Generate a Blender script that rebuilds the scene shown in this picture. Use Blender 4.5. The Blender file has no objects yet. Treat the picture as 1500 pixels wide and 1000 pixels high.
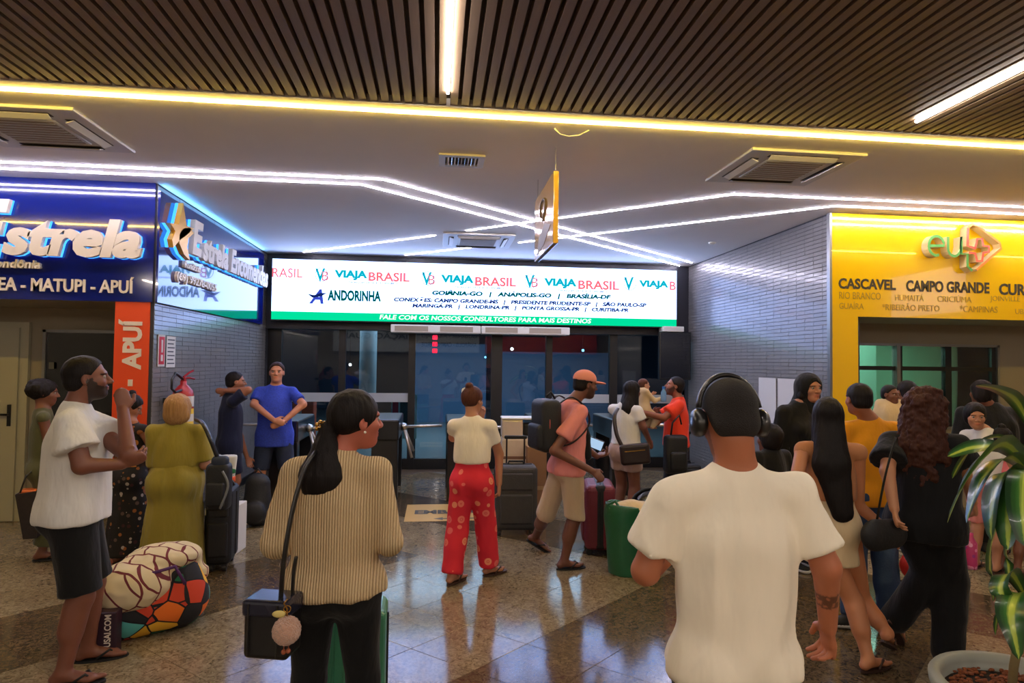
import bpy, bmesh, math, random
import numpy as np
from mathutils import Vector, Matrix

# ------------------------------------------------------------------ camera, world, lights, exposure
scn = bpy.context.scene
COL = scn.collection
CAMR = np.array([[0.993009, -0.01593, 0.116956], [-0.117405, -0.030952, 0.992602], [0.012193, 0.999394, 0.032606]])
EYE = np.array([0.0, 0.0, 1.70]); FPX = 930.0

def W(px, py, Y):
    """point at depth Y (metres) that the 1500x1000 photograph shows at px, py"""
    d = CAMR @ np.array([px - 750.0, 500.0 - py, FPX]); return EYE + d * (Y / d[1])
def WZ(px, py, z):
    d = CAMR @ np.array([px - 750.0, 500.0 - py, FPX]); return EYE + d * ((z - EYE[2]) / d[2])
def WX(px, py, X):
    d = CAMR @ np.array([px - 750.0, 500.0 - py, FPX]); return EYE + d * (X / d[0])

cam = bpy.data.cameras.new('camera'); camo = bpy.data.objects.new('camera', cam); COL.objects.link(camo)
cam.sensor_width = 36; cam.lens = 36 * FPX / 1500; cam.clip_start = .05; cam.clip_end = 200
camo.matrix_world = Matrix([[CAMR[0][0], CAMR[0][1], -CAMR[0][2], 0], [CAMR[1][0], CAMR[1][1], -CAMR[1][2], 0],
                            [CAMR[2][0], CAMR[2][1], -CAMR[2][2], EYE[2]], [0, 0, 0, 1]])
scn.camera = camo
world = bpy.data.worlds.new('world'); scn.world = world; world.use_nodes = True
world.node_tree.nodes['Background'].inputs[0].default_value = (0.05, 0.07, 0.12, 1)
world.node_tree.nodes['Background'].inputs[1].default_value = 0.35
scn.view_settings.view_transform = 'Standard'; scn.view_settings.look = 'None'
scn.view_settings.gamma = 1; scn.view_settings.use_curve_mapping = False
scn.view_settings.exposure = 0.2
LED = 78.0            # radiance of the white ceiling strips
LED_HALL = 60.0      # strips in the slatted hall ceiling
COVE = 52.0          # warm strip along the edge of the slatted ceiling
SCREEN = 5.0        # white of the big screen
def area(name, loc, sx, sy, power, color, rot=(0, 0, 0)):
    l = bpy.data.lights.new(name, 'AREA'); l.shape = 'RECTANGLE'; l.size = sx; l.size_y = sy
    l.energy = power; l.color = color
    o = bpy.data.objects.new(name, l); COL.objects.link(o); o.location = loc; o.rotation_euler = rot; return o
area('kiosk_room_light', (5.7, 8.3, 2.35), 2.2, 1.0, 130, (.55, 1, .85))
area('platform_light', (0, 14, 3.2), 8, 3, 380, (.6, .82, 1))

random.seed(7); rng = np.random.RandomState(5)

# ------------------------------------------------------------------ materials
MATS = {}
def lin(c):
    return tuple(((x / 255) / 12.92 if x / 255 <= .04045 else ((x / 255 + .055) / 1.055) ** 2.4) for x in c)
def new_mat(name):
    m = bpy.data.materials.new(name); m.use_nodes = True
    nt = m.node_tree; return m, nt, nt.nodes['Principled BSDF']
def mat(name, rgb, rough=.6, metal=0, spec=.5, coat=0, noise=0, nscale=8, bump=0, bscale=60, emit=None, es=0, sheen=0, alpha=1, stretch=None, bdist=.01):
    if name in MATS: return MATS[name]
    m, nt, b = new_mat(name); c = lin(rgb)
    b.inputs['Base Color'].default_value = (*c, 1); b.inputs['Roughness'].default_value = rough
    b.inputs['Metallic'].default_value = metal; b.inputs['Specular IOR Level'].default_value = spec
    b.inputs['Coat Weight'].default_value = coat; b.inputs['Coat Roughness'].default_value = .06
    b.inputs['Sheen Weight'].default_value = sheen; b.inputs['Alpha'].default_value = alpha
    tc = None
    if noise or bump:
        tc = nt.nodes.new('ShaderNodeTexCoord'); mp = nt.nodes.new('ShaderNodeMapping')
        nt.links.new(tc.outputs['Object'], mp.inputs[0])
        if stretch: mp.inputs['Scale'].default_value = stretch
    if noise:
        n = nt.nodes.new('ShaderNodeTexNoise'); n.inputs['Scale'].default_value = nscale; n.inputs['Detail'].default_value = 4
        nt.links.new(mp.outputs[0], n.inputs['Vector'])
        mx = nt.nodes.new('ShaderNodeMix'); mx.data_type = 'RGBA'
        mx.inputs[6].default_value = (*[max(0, x * (1 - noise)) for x in c], 1); mx.inputs[7].default_value = (*[min(1, x * (1 + noise)) for x in c], 1)
        nt.links.new(n.outputs['Fac'], mx.inputs[0]); nt.links.new(mx.outputs[2], b.inputs['Base Color'])
    if bump:
        n2 = nt.nodes.new('ShaderNodeTexNoise'); n2.inputs['Scale'].default_value = bscale; n2.inputs['Detail'].default_value = 3
        nt.links.new(mp.outputs[0], n2.inputs['Vector'])
        bp = nt.nodes.new('ShaderNodeBump'); bp.inputs['Strength'].default_value = bump; bp.inputs['Distance'].default_value = bdist
        nt.links.new(n2.outputs['Fac'], bp.inputs['Height']); nt.links.new(bp.outputs[0], b.inputs['Normal'])
    if emit:
        b.inputs['Emission Color'].default_value = (*lin(emit), 1); b.inputs['Emission Strength'].default_value = es
    MATS[name] = m; return m
def emis(name, rgb, s):
    if name in MATS: return MATS[name]
    m = bpy.data.materials.new(name); m.use_nodes = True; nt = m.node_tree; nt.nodes.clear()
    e = nt.nodes.new('ShaderNodeEmission'); e.inputs[0].default_value = (*lin(rgb), 1); e.inputs[1].default_value = s
    o = nt.nodes.new('ShaderNodeOutputMaterial'); nt.links.new(e.outputs[0], o.inputs[0]); MATS[name] = m; return m
def glass(name, tint, refl):
    m = bpy.data.materials.new(name); m.use_nodes = True; nt = m.node_tree; nt.nodes.clear()
    t = nt.nodes.new('ShaderNodeBsdfTransparent'); t.inputs[0].default_value = (*tint, 1)
    g = nt.nodes.new('ShaderNodeBsdfGlossy'); g.inputs['Roughness'].default_value = .01
    lw = nt.nodes.new('ShaderNodeFresnel'); lw.inputs['IOR'].default_value = 1.5
    mm = nt.nodes.new('ShaderNodeMath'); mm.operation = 'ADD'; mm.inputs[1].default_value = refl; mm.use_clamp = True
    nt.links.new(lw.outputs[0], mm.inputs[0])
    mx = nt.nodes.new('ShaderNodeMixShader'); nt.links.new(mm.outputs[0], mx.inputs[0])
    nt.links.new(t.outputs[0], mx.inputs[1]); nt.links.new(g.outputs[0], mx.inputs[2])
    o = nt.nodes.new('ShaderNodeOutputMaterial'); nt.links.new(mx.outputs[0], o.inputs[0]); return m

def granite(name, a, b_, c_):
    m, nt, b = new_mat(name)
    tc = nt.nodes.new('ShaderNodeTexCoord'); mp = nt.nodes.new('ShaderNodeMapping'); nt.links.new(tc.outputs['Object'], mp.inputs[0])
    oi = nt.nodes.new('ShaderNodeObjectInfo')
    add = nt.nodes.new('ShaderNodeVectorMath'); add.operation = 'MULTIPLY_ADD'
    nt.links.new(oi.outputs['Location'], add.inputs[0]); add.inputs[1].default_value = (3.7, 5.3, 1); nt.links.new(mp.outputs[0], add.inputs[2])
    n = nt.nodes.new('ShaderNodeTexNoise'); n.inputs['Scale'].default_value = 26; n.inputs['Detail'].default_value = 6; n.inputs['Roughness'].default_value = .75; n.inputs['Distortion'].default_value = 1.6
    nt.links.new(add.outputs[0], n.inputs['Vector'])
    r = nt.nodes.new('ShaderNodeValToRGB'); cr = r.color_ramp
    cr.elements[0].position = .36; cr.elements[0].color = (*lin(c_), 1); cr.elements[1].position = .66; cr.elements[1].color = (*lin(b_), 1)
    e = cr.elements.new(.5); e.color = (*lin(a), 1)
    nt.links.new(n.outputs['Fac'], r.inputs[0])
    n2 = nt.nodes.new('ShaderNodeTexNoise'); n2.inputs['Scale'].default_value = 2.2; nt.links.new(add.outputs[0], n2.inputs['Vector'])
    mx = nt.nodes.new('ShaderNodeMix'); mx.data_type = 'RGBA'; mx.blend_type = 'MULTIPLY'; mx.inputs[0].default_value = .55
    r2 = nt.nodes.new('ShaderNodeValToRGB'); r2.color_ramp.elements[0].color = (.55, .5, .45, 1); r2.color_ramp.elements[0].position = .3; r2.color_ramp.elements[1].position = .7
    nt.links.new(n2.outputs['Fac'], r2.inputs[0]); nt.links.new(r.outputs[0], mx.inputs[6]); nt.links.new(r2.outputs[0], mx.inputs[7])
    nt.links.new(mx.outputs[2], b.inputs['Base Color'])
    b.inputs['Roughness'].default_value = .12; b.inputs['Specular IOR Level'].default_value = .5
    n3 = nt.nodes.new('ShaderNodeTexNoise'); n3.inputs['Scale'].default_value = 5; nt.links.new(mp.outputs[0], n3.inputs['Vector'])
    mr = nt.nodes.new('ShaderNodeMapRange'); mr.inputs[3].default_value = .07; mr.inputs[4].default_value = .17
    nt.links.new(n3.outputs['Fac'], mr.inputs[0]); nt.links.new(mr.outputs[0], b.inputs['Roughness'])
    return m

# ------------------------------------------------------------------ mesh helpers
def tag(o, label=None, cat=None, group=None, kind=None):
    if label: o['label'] = label
    if cat: o['category'] = cat
    if group: o['group'] = group
    if kind: o['kind'] = kind
    return o
def empty(name, loc=(0, 0, 0), rz=0, label=None, cat=None, group=None, rot=None):
    o = bpy.data.objects.new(name, None); COL.objects.link(o); o.location = loc; o.rotation_euler = rot or (0, 0, rz)
    o.empty_display_size = .1; return tag(o, label, cat, group)
def link(name, me, m=None, parent=None, loc=None, rot=None, smooth=None):
    if m is not None:
        for x in (m if isinstance(m, (list, tuple)) else [m]): me.materials.append(x)
    o = bpy.data.objects.new(name, me); COL.objects.link(o)
    if parent: o.parent = parent
    if loc is not None: o.location = loc
    if rot is not None: o.rotation_euler = rot
    if smooth: me.polygons.foreach_set('use_smooth', [True] * len(me.polygons))
    return o
def npmesh(name, V, Q, smooth=True, mi=None):
    me = bpy.data.meshes.new(name); V = np.asarray(V, np.float32); Q = np.asarray(Q, np.int32)
    me.vertices.add(len(V)); me.vertices.foreach_set('co', V.ravel())
    k = Q.shape[1]; me.loops.add(Q.size); me.loops.foreach_set('vertex_index', Q.ravel())
    me.polygons.add(len(Q)); me.polygons.foreach_set('loop_start', np.arange(0, Q.size, k, dtype=np.int32))
    me.polygons.foreach_set('loop_total', np.full(len(Q), k, np.int32))
    me.polygons.foreach_set('use_smooth', np.full(len(Q), smooth))
    if mi is not None: me.polygons.foreach_set('material_index', np.asarray(mi, np.int32))
    me.update(calc_edges=True); return me

class MB:
    def __init__(s): s.v = []; s.f = []; s.m = []; s.cur = 0
    def add(s, v, f):
        n = len(s.v); s.v += [tuple(map(float, p)) for p in v]
        for q in f: s.f.append(tuple(i + n for i in q)); s.m.append(s.cur)
        return s
    def box(s, x0, x1, y0, y1, z0, z1, M=None):
        v = [(x, y, z) for x in (x0, x1) for y in (y0, y1) for z in (z0, z1)]
        if M is not None: v = [M @ Vector(p) for p in v]
        return s.add(v, [(0, 1, 3, 2), (4, 6, 7, 5), (0, 4, 5, 1), (2, 3, 7, 6), (0, 2, 6, 4), (1, 5, 7, 3)])
    def rbox(s, x0, x1, y0, y1, z0, z1, r=.02, seg=3, M=None):
        bm = bmesh.new(); bmesh.ops.create_cube(bm, size=1)
        for v in bm.verts:
            v.co = Vector(((x0 + x1) / 2 + v.co.x * (x1 - x0), (y0 + y1) / 2 + v.co.y * (y1 - y0), (z0 + z1) / 2 + v.co.z * (z1 - z0)))
        bmesh.ops.bevel(bm, geom=bm.edges[:], offset=r, segments=seg, affect='EDGES', profile=.5)
        if M is not None: bmesh.ops.transform(bm, matrix=M, verts=bm.verts[:])
        bm.verts.index_update()
        s.add([v.co for v in bm.verts], [[v.index for v in f.verts] for f in bm.faces]); bm.free(); return s
    def tube(s, pts, r, n=8, closed=False, caps=True, flat=1.0):
        P = [Vector(p) for p in pts]; k = len(P); rs = r if isinstance(r, (list, tuple)) else [r] * k
        up = None; rings = []
        for i in range(k):
            a = P[i - 1] if (i or closed) else P[i]; b = P[(i + 1) % k] if (i < k - 1 or closed) else P[i]
            t = (b - a).normalized()
            if up is None:
                up = Vector((0, 0, 1)) if abs(t.z) < .9 else Vector((0, 1, 0))
            x = up - t * up.dot(t); x = x.normalized() if x.length > 1e-6 else t.orthogonal().normalized(); up = x
            y = t.cross(x)
            rings.append([P[i] + x * (math.cos(2 * math.pi * j / n) * rs[i] * flat) + y * (math.sin(2 * math.pi * j / n) * rs[i]) for j in range(n)])
        v = [p for ring in rings for p in ring]; f = []
        for i in range(k if closed else k - 1):
            for j in range(n):
                a = i * n + j; b = i * n + (j + 1) % n; c = ((i + 1) % k) * n + (j + 1) % n; d = ((i + 1) % k) * n + j
                f.append((a, b, c, d))
        if caps and not closed: f += [tuple(range(n - 1, -1, -1)), tuple((k - 1) * n + j for j in range(n))]
        return s.add(v, f)
    def lathe(s, prof, n=24, c=(0, 0, 0), M=None):
        v = []; f = []
        for r, z in prof:
            for j in range(n):
                a = 2 * math.pi * j / n; p = Vector((c[0] + r * math.cos(a), c[1] + r * math.sin(a), c[2] + z))
                v.append(M @ p if M is not None else p)
        for i in range(len(prof) - 1):
            for j in range(n):
                f.append((i * n + j, i * n + (j + 1) % n, (i + 1) * n + (j + 1) % n, (i + 1) * n + j))
        f.append(tuple(range(n - 1, -1, -1))); f.append(tuple((len(prof) - 1) * n + j for j in range(n)))
        return s.add(v, f)
    def prism(s, poly, o, u, w, nrm, d):
        o, u, w, nrm = map(Vector, (o, u, w, nrm)); k = len(poly)
        v = [o + u * p[0] + w * p[1] for p in poly] + [o + u * p[0] + w * p[1] + nrm * d for p in poly]
        f = [tuple(range(k - 1, -1, -1)), tuple(range(k, 2 * k))] + [(i, (i + 1) % k, k + (i + 1) % k, k + i) for i in range(k)]
        return s.add(v, f)
    def sphere(s, c, r, n=12, m=8, sc=(1, 1, 1)):
        v = [(c[0], c[1], c[2] + r * sc[2])]; f = []
        for i in range(1, m):
            for j in range(n):
                a = math.pi * i / m; b = 2 * math.pi * j / n
                v.append((c[0] + r * sc[0] * math.sin(a) * math.cos(b), c[1] + r * sc[1] * math.sin(a) * math.sin(b), c[2] + r * sc[2] * math.cos(a)))
        v.append((c[0], c[1], c[2] - r * sc[2]))
        for j in range(n):
            f.append((0, 1 + j, 1 + (j + 1) % n)); f.append((len(v) - 1, len(v) - 1 - n + (j + 1) % n, len(v) - 1 - n + j))
        for i in range(m - 2):
            for j in range(n): f.append((1 + i * n + j, 1 + (i + 1) * n + j, 1 + (i + 1) * n + (j + 1) % n, 1 + i * n + (j + 1) % n))
        return s.add(v, f)
    def build(s, name, m, parent=None, loc=None, rot=None, smooth=False):
        me = bpy.data.meshes.new(name); me.from_pydata(s.v, [], s.f)
        me.polygons.foreach_set('material_index', s.m); me.update()
        return link(name, me, m, parent, loc, rot, smooth)
def BX(name, dims, m, parent=None, **k): return MB().box(*dims).build(name, m, parent, **k)

def text_mesh(body, bold=0, shear=0, ext=.5, space=1.0):
    c = bpy.data.curves.new('lettering', 'FONT'); c.body = body; c.extrude = ext; c.offset = bold; c.shear = shear
    c.space_character = space; c.resolution_u = 3
    o = bpy.data.objects.new('lettering', c); me = bpy.data.meshes.new_from_object(o)
    bpy.data.objects.remove(o); bpy.data.curves.remove(c); return me
def sign_text(body, o, u, w, nrm, ru, rw, depth, m, parent, bold=.02, shear=0, name='lettering', back=.002, space=1.0, split=False):
    """lettering that fills ru x rw (ranges along u and w from origin o) on a plane with normal nrm"""
    me = text_mesh(body, bold, shear, .5, space); n = len(me.vertices); co = np.empty(n * 3, np.float32); me.vertices.foreach_get('co', co); co = co.reshape(-1, 3)
    lo = co.min(0); hi = co.max(0); o, u, w, nrm = (np.array(x, float) for x in (o, u, w, nrm))
    a = (co[:, 0] - lo[0]) / (hi[0] - lo[0]) * (ru[1] - ru[0]) + ru[0]; b = (co[:, 1] - lo[1]) / (hi[1] - lo[1]) * (rw[1] - rw[0]) + rw[0]
    d = (co[:, 2] > 0) * depth + back
    P = o + a[:, None] * u + b[:, None] * w + d[:, None] * nrm
    me.vertices.foreach_set('co', P.astype(np.float32).ravel()); me.update(); me.name = name
    if not split: return tag(link(name, me, m, parent), kind='stuff')
    par = list(range(n))           # one object per letter
    def root(i):
        while par[i] != i: par[i] = par[par[i]]; i = par[i]
        return i
    for e in me.edges: par[root(e.vertices[0])] = root(e.vertices[1])
    grp = {}
    for f in me.polygons: grp.setdefault(root(f.vertices[0]), []).append(tuple(f.vertices))
    for fs in grp.values():
        ids = sorted({i for f in fs for i in f}); ix = {i: k for k, i in enumerate(ids)}
        m2 = bpy.data.meshes.new('letter'); m2.from_pydata([tuple(P[i]) for i in ids], [], [[ix[i] for i in f] for f in fs]); o2 = link('letter', m2, m, parent)
    bpy.data.meshes.remove(me); return o2
UZ = (0, 0, 1)
def ftext(body, x0, y0, x1, y1, Y, depth, m, parent, **k):
    """lettering on a wall facing -Y at depth Y whose corners the photograph shows at x0,y0 (top left) and x1,y1 (bottom right)"""
    a = W(x0, y0, Y); b = W(x1, y1, Y)
    return sign_text(body, (0, Y, 0), (1, 0, 0), UZ, (0, -1, 0), (a[0], b[0]), (b[2], a[2]), depth, m, parent, **k)
# ------------------------------------------------------------------ the setting
CZ = 3.31
M_ceil = mat('ceiling_paint', (248, 242, 234), .75, noise=.03, nscale=3)
M_slat = mat('slat_wood', (128, 104, 82), .55, noise=.25, nscale=6, stretch=(8, .6, 8))
M_slatback = mat('slat_backing', (84, 66, 50), .8)
M_black = mat('black_metal', (14, 15, 18), .4)
M_cabinet = mat('cabinet_black', (20, 21, 24), .3, coat=.3)
M_header = mat('header_dark', (26, 28, 40), .45)
M_beige = mat('kiosk_beige', (150, 140, 120), .7, noise=.04, nscale=4)
M_hallwall = mat('hall_wall', (150, 142, 130), .75)
M_tilegrey = mat('glazed_grey_tile', (116, 114, 114), .32, coat=.25, noise=.12, nscale=3)
M_grout = mat('dark_grout', (52, 54, 60), .9)
M_steel = mat('steel', (200, 200, 200), .25, metal=1)
M_white = mat('white_plastic', (222, 220, 214), .45)
M_vgrey = mat('grille_grey', (160, 148, 132), .6)
M_dslot = mat('dark_slot', (84, 76, 66), .8)

# floor: diagonal granite tiles laid in dark bands
G_light = granite('granite_light', (142, 126, 98), (172, 156, 126), (84, 70, 48))
G_dark = granite('granite_dark', (96, 80, 58), (124, 106, 80), (56, 44, 30))
floor = BX('floor', (-10, 10, -9, 10.2, -.08, -.006), mat('floor_joint', (84, 70, 54), .5)); tag(floor, kind='structure')
SLOPE = .88
def is_dark(p, q):
    return (7.7 < q < 9.08) or (6.575 < p < 7.955 and q < 6.325) or (1.055 < p < 3.815 and q < 9.08)
def tile_mesh(m):
    h = .345 - .0016; b = .345 - .004
    v = [(0, -h * SLOPE, -.002), (h, 0, -.002), (0, h * SLOPE, -.002), (-h, 0, -.002), (0, -b * SLOPE, 0), (b, 0, 0), (0, b * SLOPE, 0), (-b, 0, 0),
         (0, -h * SLOPE, -.012), (h, 0, -.012), (0, h * SLOPE, -.012), (-h, 0, -.012)]
    f = [(4, 5, 6, 7)] + [(i, (i + 1) % 4, 4 + (i + 1) % 4, 4 + i) for i in range(4)] + [(8 + i, 8 + (i + 1) % 4, (i + 1) % 4, i) for i in range(4)]
    me = bpy.data.meshes.new('tile'); me.from_pydata(v, [], f); me.materials.append(m); me.update(); return me
tl, td = tile_mesh(G_light), tile_mesh(G_dark)
cells = []
for i in range(-40, 40):
    for j in range(-40, 60):
        pc = 3.815 + .69 * (i + .5); qc = 6.325 + .69 * (j + .5)
        x = (qc - pc) / 2; y = (qc + pc) / 2 * SLOPE
        if -9.6 < x < 9.6 and -8.6 < y < 9.9:
            c = np.array([x, y, 0]) - EYE; cc = CAMR.T @ c
            vis = cc[2] > .3 and -60 < 750 + FPX * cc[0] / cc[2] < 1560 and 500 - FPX * cc[1] / cc[2] < 1080
            cells.append((0 if vis else 1, x * x + y * y, x, y, is_dark(pc, qc)))
cells.sort()
nt_ = 0
rest = [MB(), MB()]
for vis, d, x, y, dk in cells:
    if vis == 0 and nt_ < 300:
        o = bpy.data.objects.new('tile', td if dk else tl); COL.objects.link(o); o.parent = floor; o.location = (x, y, 0); nt_ += 1
    else:
        h = .342
        rest[dk].add([(x, y - h * SLOPE, -.0005), (x + h, y, -.0005), (x, y + h * SLOPE, -.0005), (x - h, y, -.0005)], [(0, 1, 2, 3)])
for k, m in ((0, G_light), (1, G_dark)): tag(rest[k].build('tile', m, floor), kind='stuff')

# smooth ceiling and the slatted hall ceiling
ceil = BX('ceiling', (-10, 10, 3.99, 9.98, CZ, CZ + .12), M_ceil); tag(ceil, kind='structure')
slatc = BX('ceiling_slatted', (-10, 10, -9, 3.99, CZ + .055, CZ + .12), M_slatback); tag(slatc, kind='structure')
sm = MB().box(-.023, .023, -9, 3.975, 0, .05); me = bpy.data.meshes.new('slat'); me.from_pydata(sm.v, [], sm.f); me.materials.append(M_slat)
for k in range(-128, 129):
    o = bpy.data.objects.new('slat', me); COL.objects.link(o); o.parent = slatc; o.location = (k * .0705 + .01, 0, CZ + .004)

# light strips on the ceilings
M_led = emis('led_white', (236, 230, 255), LED); M_ledh = emis('led_hall', (255, 246, 236), LED_HALL); M_ledb = emis('led_hall_rear', (255, 238, 218), LED_HALL * 2.4); M_cove = emis('led_warm', (255, 214, 96), COVE)
M_side = emis('led_sign_top', (100, 180, 255), 60)
def strip(pts, z, w, m, label, group='light strips on the ceiling'):
    mb = MB()
    for a, b in zip(pts[:-1], pts[1:]):
        d = Vector((b[0] - a[0], b[1] - a[1], 0)); L = d.length; ang = math.atan2(d.y, d.x)
        mb.box(-w / 2, L + w / 2, -w / 2, w / 2, -w * .9, 0, Matrix.Translation((a[0], a[1], z)) @ Matrix.Rotation(ang, 4, 'Z'))
    return tag(mb.build('light_strip', m), label, 'light strip', group)
strip([(-9.8, 4.1), (9.8, 4.1)], CZ - .001, .015, M_cove, 'long warm yellow light strip along the edge of the slatted ceiling')
strip([(-9.8, 5.68), (-.5, 5.68), (3.98, 9.6)], CZ - .001, .008, M_led, 'white light strip running in from the blue kiosk, the one nearer the slats')
strip([(-9.8, 5.88), (-.71, 5.88), (3.9, 9.92)], CZ - .001, .008, M_led, 'white light strip running in along the blue kiosk top, the one nearer the kiosk')
strip([(9.8, 5.63), (2.75, 5.65), (.34, 7.76)], CZ - .001, .008, M_led, 'white light strip from above the yellow kiosk ending at the small air conditioner')
strip([(9.8, 5.9), (3.94, 5.91), (1.07, 8.42)], CZ - .001, .008, M_led, 'white light strip close along the yellow kiosk top ending near the hanging sign')
strip([(-.05, 8.13), (-2.0, 9.75)], CZ - .001, .008, M_led, 'short white light strip left of the small air conditioner')
strip([(.45, 8.9), (-.5, 9.72)], CZ - .001, .008, M_led, 'shortest white light strip between air conditioner and screen')
strip([(.04, 3.76), (.04, -.6)], CZ + .004, .018, M_ledh, 'bright straight light strip in the middle of the slatted ceiling')
strip([(3.09, 3.76), (3.09, -.6)], CZ + .004, .018, M_ledh, 'bright straight light strip in the slatted ceiling over the yellow kiosk side')
for hx_, lb in ((-6.06, 'far left'), (-3.0, 'left'), (.04, 'middle'), (3.09, 'right'), (6.1, 'far right')):
    strip([(hx_, -1.6), (hx_, -8.0)], CZ + .004, .018, M_ledb, 'light strip of the slatted ceiling behind the camera, %s one of five' % lb)
strip([(-2.584, 6.2), (-2.584, 9.65)], CZ - .072, .012, M_side, 'blue light strip glowing above the side of the blue sign')

# ledger tiles on the two side walls: courses of small glazed tiles
def ledger(name, x, sgn, y0, y1, z0, z1, yback):
    wall = MB().box(min(x, x - sgn * .3), max(x, x - sgn * .3), y0, yback, 0, CZ).build(name, M_grout); tag(wall, kind='structure')
    mb = MB(); rh = .0445; tw = .166; zi = 0; z = z0
    while z + rh <= z1 + .001:
        yy = y0 + (.083 if zi % 2 else 0) * 0
        while yy < y1 - .01:
            ye = min(yy + tw, y1); t = rng.uniform(-.0012, .0012); a = x + sgn * (.003 + t); b = x + sgn * (.0075 + t); g = .0014
            if zi % 1 == 0:
                v = [(a, yy + g, z + rh - .002), (a, ye - g, z + rh - .002), (b, ye - g, z + .003), (b, yy + g, z + .003),
                     (x, yy + g, z + rh), (x, ye - g, z + rh), (x, ye - g, z), (x, yy + g, z)]
                f = [(0, 1, 2, 3), (4, 5, 1, 0), (3, 2, 6, 7), (4, 0, 3, 7), (1, 5, 6, 2)]
                if sgn > 0: f = [tuple(reversed(q)) for q in f]
                mb.add(v, f)
            yy = ye
        z += rh; zi += 1
    t = mb.build('tile', M_tilegrey, wall); tag(t, kind='stuff'); return wall
ledger('wall_left', -2.59, 1, 6.17, 9.98, .09, CZ, 10.3)
ledger('wall_right', 4.09, -1, 6.17, 9.98, .09, CZ, 10.3)
tag(BX('baseboard_left', (-2.59, -2.57, 6.17, 9.98, 0, .09), M_black), kind='structure')
tag(BX('baseboard_right', (4.07, 4.09, 6.17, 9.98, 0, .09), M_black), kind='structure')

# hall walls that close the room to the sides and behind the camera
tag(BX('wall_hall_left', (-10.2, -10, -9, 7.2, 0, 3.5), M_hallwall), kind='structure')
tag(BX('wall_hall_right', (10, 10.2, -9, 7.2, 0, 3.5), M_hallwall), kind='structure')
back = BX('wall_hall_back', (-10, 10, -9.2, -9, 0, 3.5), M_hallwall); tag(back, kind='structure')
M_fgrey = mat('fascia_grey', (188, 196, 206), .4); M_dtext = mat('dark_lettering', (30, 30, 36), .5)
fb = BX('kiosk_fascia', (-4.6, 1.9, -8.99, -8.6, 2.1, 3.2), M_fgrey); tag(fb, 'grey kiosk fascia on the back wall mirrored in the glass doors', 'sign')
def btext(t, x0, x1, z0, z1):  # reads correctly for a viewer facing -Y
    return sign_text(t, (0, -8.6, 0), (-1, 0, 0), UZ, (0, 1, 0), (-x1, -x0), (z0, z1), .01, M_dtext, fb)
btext('VIAÇÃO GUAIA', -4.4, -1.0, 2.62, 3.0); btext('GOIÂNIA - ARACAJU', -.7, 1.8, 2.72, 2.98); btext('ANÁPOLIS - CAMPO VERDE', -.7, 1.8, 2.36, 2.6)
fr = BX('kiosk_fascia', (2.2, 7.4, -8.99, -8.6, 2.1, 3.2), mat('fascia_red', (190, 60, 48), .4)); tag(fr, 'red kiosk fascia on the back wall mirrored in the glass doors', 'sign')
for x in (-7.5, 8.2):
    tag(BX('hall_column', (x - .25, x + .25, -8.4, -7.9, 0, CZ), M_hallwall), 'pale square column by the back wall, %s the fascias' % ('before' if x < 0 else 'past'), 'column')

# ---- left kiosk (blue)
M_blue = mat('blue_acrylic', (10, 26, 104), .1, coat=1.0, noise=.05, nscale=2)
M_blue.node_tree.nodes['Principled BSDF'].inputs['Coat Roughness'].default_value = .02
M_letter = mat('letter_cream', (226, 214, 196), .5); M_halo = emis('letter_halo', (60, 150, 255), 2.2)
wk = BX('wall_kiosk_left', (-10, -2.6, 7.2, 7.4, 0, CZ), M_beige); tag(wk, kind='structure')
tag(BX('soffit_left', (-10, -2.9, 6.2, 7.2, 2.21, 2.25), M_beige), kind='structure')
sg = empty('kiosk_sign', (0, 0, 0), label='glossy blue kiosk sign with large raised Estrela lettering wrapping the corner', cat='sign')
MB().box(-10, -2.6, 6.15, 6.2, 2.21, CZ).build('front_panel', M_blue, sg)
MB().box(-2.575, -2.555, 6.15, 9.68, 2.21, CZ - .07).build('side_panel', M_blue, sg)
MB().box(-2.70, -2.6, 6.2, 9.68, 2.19, 2.21).build('side_base', M_black, sg)
def letters(body, box, **k):
    ftext(body, *box, 6.15, .045, M_letter, sg, back=.03, split=True, **k)
    k2 = dict(k); k2['bold'] = k.get('bold', .02) + .006
    ftext(body, *box, 6.15, .022, M_halo, sg, back=.006, name='letter_halo', **k2)
letters('E', (-46, 292, 19, 379), bold=.045, shear=.25)
letters('strela', (12, 318, 212, 381), bold=.045, shear=.2)
ftext('Rondônia', -16, 379, 62, 394, 6.15, .03, M_letter, sg, bold=.03, shear=.15)
ftext('EA - MATUPI - APUÍ', -1, 401, 196, 430, 6.15, .012, M_letter, sg, bold=.022, split=True)
# star and lettering on the side panel
SX = -2.555
def side(px, py): p = WX(px, py, SX); return (p[1], p[2])
M_gold = mat('gold_letter', (214, 160, 60), .3, metal=.3)
def side_text(body, p0, p1, dep, m, name='lettering', back=.002, **k):
    a = side(*p0); b = side(*p1)
    return sign_text(body, (SX, 0, 0), (0, 1, 0), UZ, (1, 0, 0), (a[0], b[0]), (b[1], a[1]), dep, m, sg, name=name, back=back, **k)
def side_poly(pts, dep, m, name, back=.002):
    q = [side(*p) for p in pts]; mb = MB(); mb.prism(q, (SX + back, 0, 0), (0, 1, 0), UZ, (1, 0, 0), dep); return mb.build(name, m, sg)
for dep, m, nm, bk in ((.03, M_halo, 'star_halo', .004), (.05, M_gold, 'star', .03)):
    side_poly([(256, 297), (261, 330), (272, 334), (262, 343), (250, 352), (241, 362), (239, 350), (244, 338), (236, 326), (249, 328)], dep, m, nm, bk)
    side_poly([(256, 334), (266, 333), (272, 341), (264, 348), (262, 362), (266, 381), (257, 372), (250, 356), (250, 342)], dep, m, nm, bk)
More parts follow.
